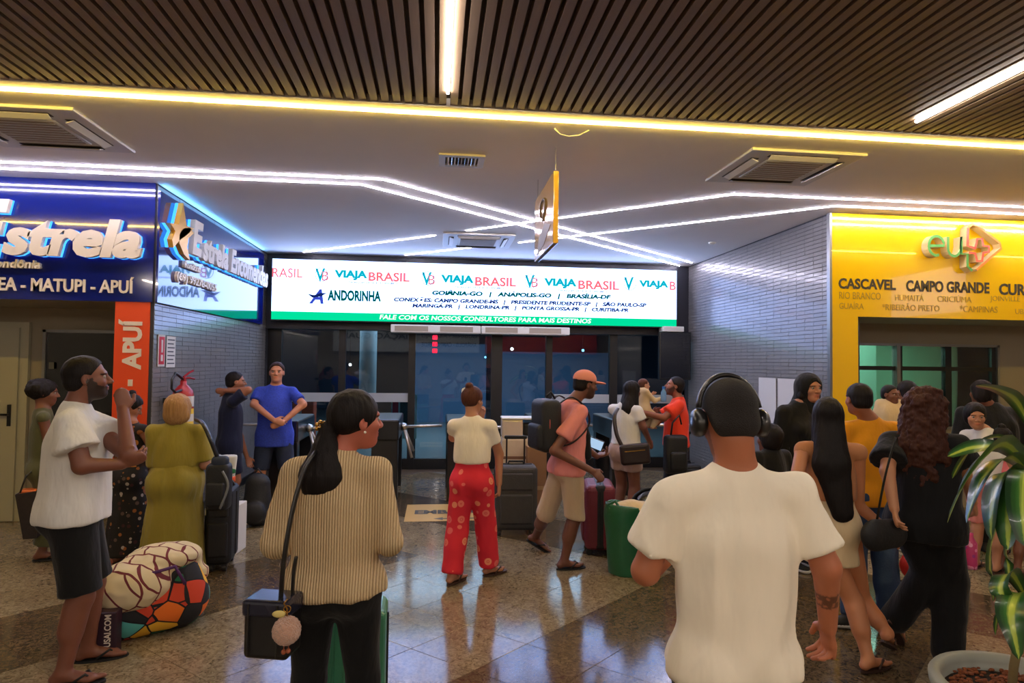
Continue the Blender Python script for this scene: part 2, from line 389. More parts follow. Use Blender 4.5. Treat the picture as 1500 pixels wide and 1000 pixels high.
za, zb = side(268, 372)[1], side(268, 312)[1]
for dep, m, nm, bk in ((.022, M_halo, 'letter_halo', .004), (.05, M_letter, 'lettering', .03)):
    e = .006 if nm != 'lettering' else 0
    sign_text('E', (SX, 0, 0), (0, 1, 0), UZ, (1, 0, 0), (6.74, 7.02), (2.76, 3.12), dep, m, sg, name=nm, back=bk, bold=.045 + e, shear=.15)
    sign_text('strela', (SX, 0, 0), (0, 1, 0), UZ, (1, 0, 0), (7.03, 7.85), (2.74, 3.02), dep, m, sg, name=nm, split=nm == 'lettering', back=bk, bold=.045 + e, shear=.15)
    sign_text('Encomendas', (SX, 0, 0), (0, 1, 0), UZ, (1, 0, 0), (7.95, 9.62), (2.74, 3.03), dep, m, sg, name=nm, split=nm == 'lettering', back=bk, bold=.04 + e, shear=.15)
sign_text('Rondônia', (SX, 0, 0), (0, 1, 0), UZ, (1, 0, 0), (6.68, 7.12), (2.61, 2.68), .03, M_letter, sg, bold=.03)
sign_text('(69) 99278-0055', (SX, 0, 0), (0, 1, 0), UZ, (1, 0, 0), (6.5, 7.62), (2.44, 2.55), .03, M_letter, sg, bold=.03)
for k in range(3): MB().box(SX, SX + .03, 6.56, 6.60, 2.72 + k * .05, 2.755 + k * .05).build('star_dot', M_gold, sg)
# orange pillar with upright lettering
M_orange = mat('orange_panel', (226, 74, 24), .35, coat=.2); M_cream = mat('cream_print', (226, 214, 200), .5)
op = empty('orange_pillar', (-2.77, 6.16, 0), label='narrow orange pillar with upright cream lettering under the blue sign', cat='pillar')
MB().box(-.15, .15, 0, .1, 0, 2.21).build('panel', M_orange, op)
sign_text('APUÍ', (0, 0, 0), (0, 0, 1), (-1, 0, 0), (0, -1, 0), (1.59, 2.05), (-.09, .115), .004, M_cream, op, bold=.04, split=True)
MB().box(-.02, .02, -.004, 0, 1.44, 1.50).build('dash', M_cream, op)
# door and dark window of the left kiosk
def yw(px, py, Y=7.2): return W(px, py, Y)
dx1 = yw(43, 600)[0]; dz = yw(30, 472)[2]
dr = empty('door_1', (dx1 - .96, 7.2, 0)); tag(dr, kind='structure')
M_door = mat('door_paint', (172, 168, 146), .5)
MB().box(0, .96, -.05, -.01, 0, dz).build('door_frame', M_door, dr)
MB().box(.06, .88, -.075, -.05, .01, dz - .06).build('door_leaf', M_door, dr)
mb = MB(); mb.box(.8, .83, -.09, -.075, .98, 1.2); mb.box(.68, .815, -.125, -.105, 1.09, 1.11); mb.box(.8, .825, -.125, -.075, 1.09, 1.11); mb.build('door_handle', M_black, dr)
wx0, wx1, wz1 = yw(62, 600)[0], -2.62, yw(100, 483)[2]
wn = empty('window_1', (wx0, 7.2, 0)); tag(wn, kind='structure')
L = wx1 - wx0
M_alu = mat('aluminium_frame', (150, 150, 148), .35, metal=.8)
mb = MB(); mb.box(0, .03, -.04, 0, .9, wz1); mb.box(0, L, -.04, 0, wz1 - .03, wz1); mb.box(0, L, -.04, 0, .9, .93); mb.build('window_frame', M_alu, wn)
M_gdark = glass('glass_dark', (.35, .4, .42), .04)
MB().box(.03, L, -.018, -.012, .93, wz1 - .03).build('window_pane', M_gdark, wn)
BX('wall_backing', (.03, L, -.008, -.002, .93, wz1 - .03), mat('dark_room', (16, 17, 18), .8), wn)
tag(MB().box(0, .05, 0, .003, 0, .07).build('sticker', mat('sticker_grey', (90, 92, 92), .5), None, (yw(75, 540)[0], 7.155, yw(75, 540)[2])), 'small grey sticker on the dark kiosk window', 'sticker')

# ---- right kiosk (yellow)
M_yellow = mat('yellow_acrylic', (244, 194, 10), .16, coat=.8); M_yellow.node_tree.nodes['Principled BSDF'].inputs['Coat Roughness'].default_value = .02
M_brown = mat('brown_print', (58, 48, 20), .5); M_thin = mat('thin_print', (176, 140, 20), .5)
ys = empty('kiosk_sign', (0, 0, 0), label='glossy yellow kiosk sign with a raised neon style logo and city names', cat='sign')
MB().box(4.07, 10, 6.15, 6.2, 2.22, CZ - .01).build('fascia_panel', M_yellow, ys)
MB().box(4.0701, 4.36, 6.15, 6.168, 0, 2.22).build('corner_panel', M_yellow, ys)
MB().box(4.045, 4.07, 6.145, 6.2, 0, CZ - .01).build('corner_trim', M_alu, ys)
ftext('CASCAVEL', 1228, 407, 1312, 425, 6.15, .003, M_brown, ys, bold=.035, split=True); ftext('CAMPO GRANDE', 1327, 410, 1449, 430, 6.15, .003, M_brown, ys, bold=.035, split=True)
ftext('CURITIBA', 1463, 415, 1545, 434, 6.15, .003, M_brown, ys, bold=.035, split=True)
for t, a, b, c, d in (('RIO BRANCO', 1229, 427, 1290, 439), ('HUMAITÁ', 1311, 429, 1353, 441), ('CRICIÚMA', 1373, 431, 1423, 443), ('JOINVILLE', 1450, 433, 1494, 444), ('PORTO ALEGRE', 1512, 434, 1580, 446),
                      ('GUAÍRA', 1229, 441, 1265, 453), ('*RIBEIRÃO PRETO', 1292, 443, 1376, 456), ('*CAMPINAS', 1406, 447, 1461, 458), ('UBERLÂNDIA', 1487, 450, 1545, 461)):
    ftext(t, a, b, c, d, 6.15, .002, M_thin, ys, bold=-.002)
def ribbon(pts, w, d, mside, mface, nm):
    """channel letter: a bent band of width w standing d out of the sign, with a coloured face"""
    P = [W(x, y, 6.15) for x, y in pts]; P = [Vector((p[0], p[2])) for p in P]; n = len(P)
    closed = (P[0] - P[-1]).length < .01
    if closed: P = P[:-1]; n -= 1
    L_, R_ = [], []
    for i in range(n):
        a = P[i - 1] if (i or closed) else P[i]; b = P[(i + 1) % n] if (i < n - 1 or closed) else P[i]
        t = (b - a).normalized(); q = Vector((-t.y, t.x)) * w / 2; L_.append(P[i] + q); R_.append(P[i] - q)
    for y0, y1, m, name in ((6.148, 6.15 - d, mside, nm + '_side'), (6.15 - d, 6.148 - d, mface, nm + '_face')):
        v = []
        for i in range(n): v += [(L_[i].x, y0, L_[i].y), (R_[i].x, y0, R_[i].y), (R_[i].x, y1, R_[i].y), (L_[i].x, y1, L_[i].y)]
        f = []
        for i in range(n if closed else n - 1):
            for j in range(4):
                f.append((i * 4 + j, i * 4 + (j + 1) % 4, ((i + 1) % n) * 4 + (j + 1) % 4, ((i + 1) % n) * 4 + j))
        if not closed: f += [(0, 1, 2, 3), ((n - 1) * 4 + 3, (n - 1) * 4 + 2, (n - 1) * 4 + 1, (n - 1) * 4)]
        mb = MB(); mb.add(v, f); mb.build(name, m, ys)
M_lg = mat('logo_green', (84, 158, 70), .4); M_lr = mat('logo_red', (236, 96, 70), .4); M_lc = mat('logo_side', (232, 214, 160), .5)
def arc(cx, cy, rx, ry, a0, a1, n=12): return [(cx + rx * math.cos(math.radians(a0 + (a1 - a0) * i / n)), cy - ry * math.sin(math.radians(a0 + (a1 - a0) * i / n))) for i in range(n + 1)]
ribbon([(1352, 362)] + arc(1362, 362, 11, 14, 0, 290, 16), .028, .09, M_lc, M_lg, 'letter_e')
ribbon([(1379, 349)] + arc(1388, 366, 9, 11, 180, 350, 8) + [(1398, 349), (1398, 374), (1407, 374), (1407, 392), (1414, 398)], .028, .09, M_lc, M_lg, 'letter_u')
ribbon([(1408, 336), (1414, 331), (1422, 333), (1454, 358), (1456, 366), (1420, 397)], .024, .09, M_lc, mat('logo_orange', (240, 140, 50), .4), 'arrow')
ribbon([(1408, 336), (1407, 362), (1419, 366)], .028, .09, M_lc, M_lr, 'arrow_stem')
ribbon([(1418, 366), (1421, 352), (1428, 352), (1430, 362), (1438, 363), (1438, 371), (1430, 372), (1428, 384), (1421, 384), (1418, 373), (1409, 372)], .026, .09, M_lc, M_lr, 'plus')
x0, x1 = W(1262, 600, 7.1)[0] - .25, W(1462, 560, 7.1)[0]; z1 = W(1380, 504, 7.1)[2]; z0 = .95
wr = MB(); wr.box(x1, 10, 7.1, 7.3, 0, CZ); wr.box(4.1, x1, 7.1, 7.3, z1, CZ); wr.box(4.1, x1, 7.1, 7.3, 0, z0); wr.box(4.1, x0, 7.1, 7.3, z0, z1)
tag(wr.build('wall_kiosk_right', M_beige), kind='structure')
tag(BX('soffit_right', (4.36, 10, 6.2, 7.1, 2.22, 2.26), M_beige), kind='structure')
w2 = empty('window_2', (x0, 7.1, z0)); tag(w2, kind='structure'); L = x1 - x0; Hh = z1 - z0
def gx(px): return W(px, 560, 7.1)[0] - x0
mb = MB(); mb.box(0, L, -.03, .05, Hh - .03, Hh); mb.box(L - .03, L, -.03, .05, 0, Hh); mb.box(0, L, -.03, .05, 0, .03); mb.box(gx(1311), gx(1316), -.04, .05, 0, Hh); mb.build('window_frame', M_alu, w2)
zb = W(1380, 537, 7.1)[2] - z0
mb = MB(); mb.box(0, L - .03, -.01, .05, zb - .05, zb)
for a, b in ((1316, 1321), (1384, 1393), (1452, 1458)): mb.box(gx(a), gx(b), -.012, .055, .03, Hh - .03)
mb.build('window_mullion', M_black, w2)
M_gk = glass('glass_kiosk', (.72, .85, .8), .05)
for a, b in ((0, gx(1311)), (gx(1321), gx(1384)), (gx(1393), gx(1452))):
    MB().box(max(a, .02), b, .016, .022, .03, zb - .05).build('window_pane', M_gk, w2)
    MB().box(max(a, .02), b, .016, .022, zb, Hh - .03).build('window_pane', M_gk, w2)
M_kr = mat('kiosk_room_green', (120, 150, 128), .8)
tag(BX('wall_kiosk_room', (4.2, 9, 9.5, 9.6, 0, CZ), M_kr), kind='structure')
tag(BX('wall_kiosk_room_side', (9, 9.1, 7.3, 9.6, 0, CZ), M_kr), kind='structure')
tag(BX('floor_kiosk_room', (4.2, 9, 7.3, 9.5, -.02, 0), M_beige), kind='structure')
tag(BX('kiosk_shelf_unit', (4.4, 5.3, 9.1, 9.49, 0, 1.9), M_black), 'dark shelf unit inside the kiosk behind the window', 'shelf')
tag(BX('kiosk_cabinet', (6.3, 6.75, 9.1, 9.49, 0, 2.6), mat('cab_green', (104, 124, 112), .6)), 'tall dim cabinet inside the kiosk behind the middle panes', 'cabinet')

# ---- glass front, header and doors
tag(BX('wall_header', (-2.59, 4.09, 9.99, 10.3, 2.17, CZ + .1), M_header), kind='structure')
M_gd = glass('glass_door', (.62, .7, .76), .02)
M_frost = mat('frosted_stripe', (176, 182, 188), .6)
def gX(px): return W(px, 560, 10.2)[0]
dg = empty('door_2', (0, 10.2, 0)); tag(dg, kind='structure')
edges = [(-2.59, gX(412)), (gX(496), gX(506)), (gX(598), gX(608)), (gX(719), gX(735)), (gX(799), gX(808)), (gX(892), gX(903)), (gX(1004), 4.09)]
for a, b in edges: MB().box(a, b, -.05, .05, 0, 2.25).build('door_frame', M_black, dg)
for (a, b), (c, d) in zip(edges[:-1], edges[1:]):
    MB().box(b, c, -.01, .01, .16, 2.2).build('door_pane', M_gd, dg)
    MB().box(b, c, -.04, .04, 0, .16).build('door_rail', M_black, dg)
for i in (0, 1, 4, 5):
    MB().box(edges[i][1], edges[i + 1][0], -.013, -.011, 1.05, 1.19).build('frosted_stripe', M_frost, dg)

# big LED screen
sc = empty('led_screen', (0, 9.75, 0), label='wide bright advertising screen above the glass doors', cat='screen')
MB().box(-2.47, 3.81, .02, .2, 2.28, 3.21).build('housing', M_black, sc)
MB().box(-2.45, 3.79, 0, .02, 2.415, 3.195).build('picture_field', emis('screen_white', (160, 188, 255), SCREEN), sc)
MB().box(-2.45, 3.79, 0, .02, 2.295, 2.415).build('green_band', emis('screen_green', (0, 214, 150), 1.0), sc)
M_teal = emis('screen_teal', (0, 120, 120), .45); M_cy = emis('screen_cyan', (10, 190, 215), .8); M_pk = emis('screen_pink', (255, 120, 125), .9)
M_bl = emis('screen_blue', (36, 60, 150), .35); M_wh = emis('screen_letter_white', (240, 255, 250), 1.2); M_in = emis('screen_indigo', (60, 80, 210), .8)
def st(body, x0, y0, x1, y1, m, **k):
    a = W(x0, y0, 9.75); b = W(x1, y1, 9.75)
    return sign_text(body, (0, 0, 0), (1, 0, 0), UZ, (0, -1, 0), (a[0], b[0]), (b[2], a[2]), .001, m, sc, back=.0005, **k)
st('RASIL', 399, 392, 443, 407, M_pk, bold=.01)
for dx, dy in ((0, 0), (156, 7), (307, 12), (452, 16)):
    s_ = 1 - dx * .00011
    ring = arc(471 + dx, 402 + dy * .8, 9, 10, 0, 360, 24)
    q = [W(x, y, 9.75) for x, y in ring]; mb = MB(); mb.tube([(p[0], -.002, p[2]) for p in q], .004, 4); mb.build('logo_ring', M_bl, sc)
    st('V', 462 + dx, 393 + dy * .8, 476 + dx, 412 + dy * .8, M_cy, bold=.03); 
    if dx < 440: st('B', 472 + dx, 397 + dy * .8, 481 + dx, 411 + dy * .8, M_pk, bold=.0)
    if dx < 400:
        st('VIAJA', 490 + dx, 395 + dy, 538 + dx * .999, 411 + dy, M_cy, bold=.055); st('BRASIL', 540 + dx, 398 + dy, 600 + dx, 413 + dy, M_pk, bold=.03)
        st('TRANSPORTE E TURISMO', 510 + dx, 412 + dy, 582 + dx, 416.5 + dy, M_bl, bold=.02)
    else:
        st('VIAJA', 490 + dx - 6, 397 + dy - 3, 533 + dx - 6, 411 + dy - 3, M_cy, bold=.055); st('B', 981, 412, 990, 425, M_pk)
st('ANDORINHA', 480, 424, 558, 442, M_teal, bold=.05)
st('A', 453, 423, 474, 445, M_in, bold=.03, shear=.3)
q = [W(x, y, 9.75) for x, y in ((450, 430), (460, 432), (470, 429), (479, 429), (470, 434), (458, 436))]
mb = MB(); mb.prism([(p[0], p[2]) for p in q], (0, -.001, 0), (1, 0, 0), UZ, (0, -1, 0), .001); mb.build('swallow', M_bl, sc)
st('GOIÂNIA-GO   |   ANÁPOLIS-GO   |   BRASÍLIA-DF', 633, 423.6, 895, 440, M_teal, bold=.06, shear=.15)
st('CONEXÕES: CAMPO GRANDE-MS   |   PRESIDENTE PRUDENTE-SP   |   SÃO PAULO-SP', 577, 434, 947, 451.4, M_bl, bold=.055, shear=.15)
st('MARINGÁ-PR   |   LONDRINA-PR   |   PONTA GROSSA-PR   |   CURITIBA-PR', 604, 443, 921, 458.6, M_bl, bold=.055, shear=.15)
st('FALE COM OS NOSSOS CONSULTORES PARA MAIS DESTINOS', 556, 460.6, 866, 473.6, M_wh, bold=.025, shear=.15)

# air curtains under the screen
for i, (a, b) in enumerate(((-.70, .66), (.67, 2.05))):
    e = empty('air_curtain', (a, 9.70, 2.13), label='pale air curtain under the screen, nearer the %s' % ('blue sign' if i == 0 else 'dark monitor'), cat='air curtain', group='air curtains under the screen')
    MB().rbox(0, b - a, 0, .3, 0, .12, .012, 2).build('casing', M_white, e)
    for k in range(2): MB().box(.06 + k * .68, .56 + k * .68, -.004, 0, .02, .1).build('grille', M_vgrey, e)
pn = empty('wall_monitor', (3.78, 9.8, 1.45), label='large dark monitor panel hanging at the corner under the screen', cat='monitor')
MB().rbox(-.28, .24, -.09, .0, 0, .76, .015, 2).build('casing', M_cabinet, pn); MB().box(-.26, .22, -.094, -.09, .03, .73).build('glass_face', mat('dark_glass', (14, 18, 30), .1), pn)
tag(MB().rbox(3.55, 3.9, 9.7, 9.9, 2.215, 2.3, .01, 2).build('speaker_box', M_white), 'small white box between the screen corner and the dark monitor', 'box')

# ceiling cassettes, vent, sensors
def cassette(cx, cy, w, d, label):
    e = empty('ceiling_air_conditioner', (cx, cy, CZ), label=label, cat='air conditioner', group='ceiling air conditioners')
    MB().rbox(-w / 2, w / 2, -d / 2, d / 2, -.022, .0, .008, 2).build('panel', M_white, e)
    MB().rbox(-w * .27, w * .27, -d * .27, d * .27, -.034, -.021, .006, 2).build('frame', M_white, e)
    g = MB(); g.box(-w * .25, w * .25, -d * .25, d * .25, -.038, -.033); g.build('grille', M_vgrey, e)
    for k in range(9): MB().box(-w * .25, w * .25, -d * .23 + k * d * .0575, -d * .23 + k * d * .0575 + .006, -.041, -.037).build('grille_bar', M_white, e)
    for ax in range(4):
        s_ = MB(); R_ = Matrix.Rotation(ax * math.pi / 2, 4, 'Z'); l = (w if ax % 2 == 0 else d) * .3; o_ = (d if ax % 2 == 0 else w) * .38
        s_.box(-l, l, -o_ - .035, -o_ + .03, -.025, -.0215, R_); s_.build('air_slot', M_dslot, e)
        s_ = MB(); s_.box(-l * .97, l * .97, -.025, .03, -.003, .003, R_ @ Matrix.Translation((0, -o_, -.034)) @ Matrix.Rotation(-.35, 4, 'X')); s_.build('flap', M_white, e)
cassette(-2.83, 4.78, .95, .86, 'ceiling air conditioner above the blue kiosk side near the slats')
cassette(2.75, 4.82, .92, .84, 'ceiling air conditioner above the yellow kiosk side near the slats')
cassette(.51, 8.36, .92, .92, 'small looking ceiling air conditioner close to the screen where strips end')
vt = empty('ceiling_vent', (.17, 5.04, CZ), label='square ceiling vent with slatted louvres in the smooth ceiling', cat='vent')
mb = MB(); mb.box(-.18, .18, -.15, -.10, -.015, 0); mb.box(-.18, .18, .10, .15, -.015, 0); mb.box(-.18, -.13, -.10, .10, -.015, 0); mb.box(.13, .18, -.10, .10, -.015, 0); mb.build('frame', M_white, vt)
MB().box(-.13, .13, -.1, .1, -.003, -.001).build('duct', M_dslot, vt)
for k in range(9):
    MB().box(-.003, .003, -.095, .095, -.014, .012, Matrix.Translation((-.112 + k * .028, 0, -.004)) @ Matrix.Rotation((k - 4) * .16, 4, 'Y')).build('louvre', M_steel if k % 2 else M_white, vt)
mb = MB(); mb.lathe([(.0, 0), (.05, 0), (.05, -.012), (.025, -.03), (0, -.032)], 16); tag(mb.build('smoke_detector', M_white, None, (*WZ(1043, 355, CZ)[:2], CZ)), 'small round smoke detector on the ceiling near the grey tiled wall', 'detector')
mb = MB(); mb.tube([(-.12, -.1, 0), (-.07, -.03, -.01), (0, 0, -.012), (.07, -.03, -.01), (.12, -.1, 0)], .005, 6); tag(mb.build('ceiling_cable', M_white, None, (*WZ(833, 198, CZ - .01)[:2], CZ - .006), smooth=True), 'thin curved white cable on the ceiling above the hanging sign', 'cable')

# hanging yellow sign seen almost edge on
HX = .86
hs = empty('hanging_sign', (HX, 5.02, 0), label='yellow sign hanging edge on from the ceiling on thin wires', cat='sign')
a = WX(815, 250, HX); b = WX(787, 388, HX); c = WX(812, 358, HX)
y0, y1, z1, z0 = a[1], WX(787, 295, HX)[1], a[2], c[2]
M_ysign = mat('yellow_sign', (232, 180, 70), .12, coat=.8); M_dg = mat('sign_grey', (110, 96, 80), .5)
MB().rbox(-.02, .02, y0 - 5.02, y1 - 5.02, z0, z1, .006, 2).build('panel', M_ysign, hs)
for y in (y0 + .03, y1 - .03): mb = MB(); mb.tube([(0, y - 5.02, z1), (0, y - 5.02, CZ)], .003, 6); mb.build('wire', M_steel, hs)
w_ = y1 - y0; hh = z1 - z0
for s_ in (-1, 1):
    mb = MB(); mb.prism([(.12 * w_, .3 * hh), (.45 * w_, .12 * hh), (.8 * w_, .06 * hh), (.72 * w_, .3 * hh), (.4 * w_, .42 * hh)], (s_ * .02, y0 - 5.02, z0), (0, 1, 0), UZ, (s_, 0, 0), .003); mb.build('arrow_mark', M_dg, hs)
    mb = MB(); mb.tube([(s_ * .022, y0 - 5.02 + w_ * (.5 + .14 * math.cos(t)), z0 + hh * (.68 + .13 * math.sin(t))) for t in [x * .35 for x in range(-3, 11)]] + [(s_ * .022, y0 - 5.02 + w_ * .5, z0 + hh * .5)], .012, 6); mb.build('curl_mark', M_dg, hs)

# floor stickers with lettering
M_fy = mat('floor_yellow', (206, 160, 70), .4); M_fd = mat('floor_print', (70, 56, 34), .5)
for i, (x0, x1, t) in enumerate(((-2.05, -1.0, 1), (-.32, .9, 1), (1.62, 2.8, 0))):
    e = empty('floor_sticker', (x0, 6.86, 0), label=('yellow floor sticker with boarding lettering by the blue shirt man', 'yellow floor sticker with boarding lettering behind the red trousers', 'yellow floor sticker mostly hidden behind the maroon suitcase')[i], cat='floor sticker', group='yellow boarding stickers on the floor')
    MB().box(0, x1 - x0, 0, .8, .0005, .002).build('sheet', M_fy, e)
    sign_text('EMBARQUE', (0, 0, .002), (1, 0, 0), (0, 1, 0), (0, 0, 1), (.1, x1 - x0 - .1), (.28, .5), .0006, M_fd, e, bold=.05, split=True)
    mb = MB(); cx = (x1 - x0) / 2
    mb.prism([(cx - .3, .1), (cx - .2, .04), (cx - .2, .08), (cx + .2, .08), (cx + .2, .04), (cx + .3, .1), (cx + .2, .16), (cx + .2, .12), (cx - .2, .12), (cx - .2, .16)], (0, 0, .002), (1, 0, 0), (0, 1, 0), (0, 0, 1), .0006); mb.build('arrow', M_fd, e)

# turnstiles
M_arm = mat('arm_steel', (214, 206, 196), .25, metal=.6)
def turnstile(x, y, label):
    e = empty('turnstile', (x, y, 0), label=label, cat='turnstile', group='black turnstiles before the glass doors')
    MB().rbox(-.16, .16, 0, .14, 0, .82, .008, 2).build('front_leg', M_cabinet, e)
    MB().rbox(-.16, .16, .86, 1.0, 0, .82, .008, 2).build('rear_leg', M_cabinet, e)
    mb = MB(); mb.rbox(-.17, .17, -.02, 1.02, .72, .98, .02, 2); mb.build('top_housing', M_cabinet, e)
    mb = MB(); mb.sphere((0.0, 0, 0), .055, 12, 8); hub = mb.build('hub', M_steel, e, (.2, .5, .84), smooth=True)
    for k, d in enumerate(((1, 0, .03), (.28, -.25, -.93), (.3, .5, -.8))):
        dv = Vector(d).normalized() * (.5 if k == 0 else .42); mb = MB(); mb.tube([(.0, 0, 0), dv], .019, 10); mb.build('arm', M_arm, e, (.2, .5, .84), smooth=True)
turnstile(-1.78, 7.76, 'black turnstile right behind the man in the blue shirt'); turnstile(-.62, 7.95, 'black turnstile with steel arms beside the knit sweater woman head')
turnstile(.30, 7.78, 'black turnstile partly behind the woman in red trousers'); turnstile(1.42, 8.0, 'black turnstile behind the man with the pink cap')
turnstile(2.42, 8.0, 'black turnstile behind the woman with the crossbody bag')
for i, (x0, x1) in enumerate(((-2.57, -1.98), (2.62, 4.0))):
    mb = MB(); mb.tube([(x0, 8.3, .88), (x1, 8.3, .88)], .018, 8); mb.tube([(x1 if i == 0 else x0, 8.3, 0), (x1 if i == 0 else x0, 8.3, .88)], .018, 8)
    tag(mb.build('guard_rail', M_arm, smooth=True), 'steel guard rail from the turnstiles to the %s' % ('left grey wall by the blue sign' if i == 0 else 'grey wall under the monitor'), 'rail')

# platform outside the glass
M_out = mat('platform_floor', (110, 118, 116), .35, noise=.1)
tag(BX('floor_platform', (-9, 9, 10.3, 24, -.06, -.01), M_out), kind='structure')
tag(BX('wall_platform', (-9, 9, 23, 23.2, 0, 5), mat('platform_wall', (64, 76, 92), .8)), kind='structure')
tag(BX('ceiling_platform', (-9, 9, 10.3, 20, 3.6, 3.7), mat('platform_ceiling', (70, 74, 80), .8)), kind='structure')
cX = W(539, 540, 13)[0]
mb = MB(); mb.lathe([(.17, 0), (.17, 3.6)], 20, (cX, 13, 0)); tag(mb.build('platform_column', mat('column_pale', (176, 196, 200), .6), smooth=True), 'pale round column outside behind the glass', 'column')
bn = empty('waste_bin', (W(446, 610, 11.6)[0], 11.6, 0), label='orange and white recycling bin outside behind the glass', cat='bin')
MB().rbox(-.18, .18, -.15, .15, 0, 1.0, .02, 2).build('body', mat('bin_orange', (214, 84, 40), .5), bn); MB().box(-.1, -.02, -.153, -.15, .5, .95).build('white_label', M_white, bn)
pt = empty('poster_stand', (W(592, 600, 11.2)[0], 11.2, 0), label='poster stand with small pictures outside behind the glass', cat='poster')
MB().box(-.22, .22, 0, .02, .35, 1.12).build('board', mat('poster_pale', (150, 196, 196), .6), pt)
MB().box(-.2, -.1, -.003, 0, .55, 1.06).build('red_picture', mat('poster_red', (150, 40, 50), .6), pt); MB().box(-.07, .08, -.003, 0, .6, 1.06).build('dark_picture', mat('poster_dark', (20, 60, 66), .6, noise=.8, nscale=30), pt)
mb = MB(); mb.box(-.2, -.17, 0, .03, 0, .35); mb.box(.17, .2, 0, .03, 0, .35); mb.build('leg', M_black, pt)
M_red = emis('led_red', (255, 30, 60), 3)
rd = empty('led_sign', tuple(W(637, 505, 12.5)), label='small red vertical led sign outside behind the glass', cat='sign')
for k in range(3): MB().rbox(-.05, .05, -.02, .02, -.16 + k * .13, -.07 + k * .13, .015, 2).build('red_segment', M_red, rd)
hung = []
for i, (px, py, s_, c) in enumerate(((513, 534, .03, 0), (750, 511, .035, 0), (711, 523, .022, 1), (854, 513, .03, 1))):
    mb = MB(); mb.sphere((0, 0, 0), s_, 10, 8); lz_ = W(px, py, 14)[2]; hung.append((W(px, py, 14), s_)); tag(mb.build('lamp', emis('lamp_white', (255, 250, 240), 8) if not c else emis('lamp_blue', (120, 210, 255), 6), None, tuple(W(px, py, 14)), smooth=True),
        ('small white lamp outside beside the pale column', 'small bright white lamp outside behind the middle doors', 'tiny blue lamp outside behind the dark door post', 'small pale blue lamp outside above the pink cap')[i], 'lamp')
for p_, s_ in hung:
    mb = MB(); mb.tube([(0, 0, s_ * .9), (0, 0, 3.6 - p_[2])], .008, 6); lm = [o for o in COL.objects if o.name.startswith('lamp') and abs(o.location[0] - p_[0]) < .01][0]; mb.build('stem', M_black, lm)
mb = MB(); mb.tube([(0, 0, .18), (0, 0, 3.6 - rd.location[2])], .01, 6); mb.build('hanger', M_black, rd)
MB_ = MB(); MB_.box(W(607, 560, 18)[0], W(712, 560, 18)[0], 18, 18.1, -.02, 2.2); tag(MB_.build('shop_front', mat('dim_blue_panel', (80, 110, 140), .7)), 'dim blue grey shop front far outside the left sliding door', 'shop front')
MB_ = MB(); MB_.box(W(735, 560, 18)[0], W(900, 560, 18)[0], 18, 18.1, -.02, 2.0); tag(MB_.build('shop_front', MATS['dim_blue_panel']), 'dim blue grey shop front far outside the right sliding door', 'shop front')

sd = empty('led_screen', (7.6, 3.2, 2.5), label='bright wall screen of the hall whose reflection shows in the yellow sign', cat='screen')
MB().box(0, .06, -.8, .8, -.02, .74).build('housing', M_black, sd); MB().box(-.004, 0, -.76, .76, .02, .7).build('picture_field', emis('side_screen', (226, 220, 255), 1.6), sd)
mb = MB(); mb.tube([(.03, -.6, .74), (.03, -.6, CZ - 2.5)], .01, 6); mb.tube([(.03, .6, .74), (.03, .6, CZ - 2.5)], .01, 6); mb.build('hanger', M_black, sd)
# wall fittings
M_paper = mat('paper', (206, 204, 200), .7); M_ink = mat('ink', (70, 70, 78), .7)
XL = -2.578
ep = empty('extinguisher_sign', (XL, 6.32, 1.77), label='small red and white fire extinguisher sign on the grey tiled wall', cat='sign')
MB().box(0, .004, -.075, .075, -.15, .15).build('white_plate', M_paper, ep); MB().box(.004, .006, -.058, .058, -.13, .13).build('red_field', mat('sign_red', (190, 24, 40), .5), ep)
MB().rbox(.006, .009, -.018, .018, -.02, .1, .001, 1).build('white_symbol', M_paper, ep); MB().rbox(.006, .009, -.022, .022, -.1, -.04, .001, 1).build('white_symbol', M_paper, ep)
nt2 = empty('paper_notice', (XL, 6.53, 1.76), label='white printed notice taped to the grey tiled wall beside the red sign', cat='notice')
MB().box(.003, .005, -.105, .105, -.15, .15).build('sheet', M_paper, nt2)
for k in range(7): MB().box(.005, .0055, -.08, .06 if k % 2 else .085, .11 - k * .038, .122 - k * .038).build('printed_line', M_ink, nt2)
fe = empty('fire_extinguisher', (XL + .17, 6.42, .72), label='red fire extinguisher with yellow label hanging on the grey tiled wall', cat='fire extinguisher')
M_fr = mat('extinguisher_red', (160, 12, 16), .35, coat=.15)
mb = MB(); mb.lathe([(0, 0), (.085, 0), (.095, .02), (.095, .62), (.085, .67), (.05, .71), (.03, .73), (.03, .76), (0, .76)], 24); mb.build('cylinder', M_fr, fe, smooth=True)
mb = MB(); mb.rbox(-.02, .02, -.02, .02, .75, .8, .005, 2); mb.tube([(0, 0, .8), (.03, .05, .84), (.05, .1, .86)], .01, 6); mb.tube([(0, 0, .79), (.04, .05, .79), (.06, .11, .78)], .009, 6); mb.build('valve', M_fr, fe)
mb = MB(); mb.tube([(0, -.02, .78), (-.01, -.1, .82), (0, -.2, .84), (0, -.27, .78), (0, -.27, .70), (0, -.18, .66), (.02, -.1, .68)], .012, 8); mb.build('hose', M_black, fe, smooth=True)
def wrap(z0, z1, a0, a1, r, m, nm):
    mb = MB(); n = 10; v = []
    for i in range(n + 1):
        a = a0 + (a1 - a0) * i / n
        v += [(r * math.cos(a), r * math.sin(a), z0), (r * math.cos(a), r * math.sin(a), z1)]
    mb.add(v, [(2 * i, 2 * i + 2, 2 * i + 3, 2 * i + 1) for i in range(n)]); mb.build(nm, m, fe)
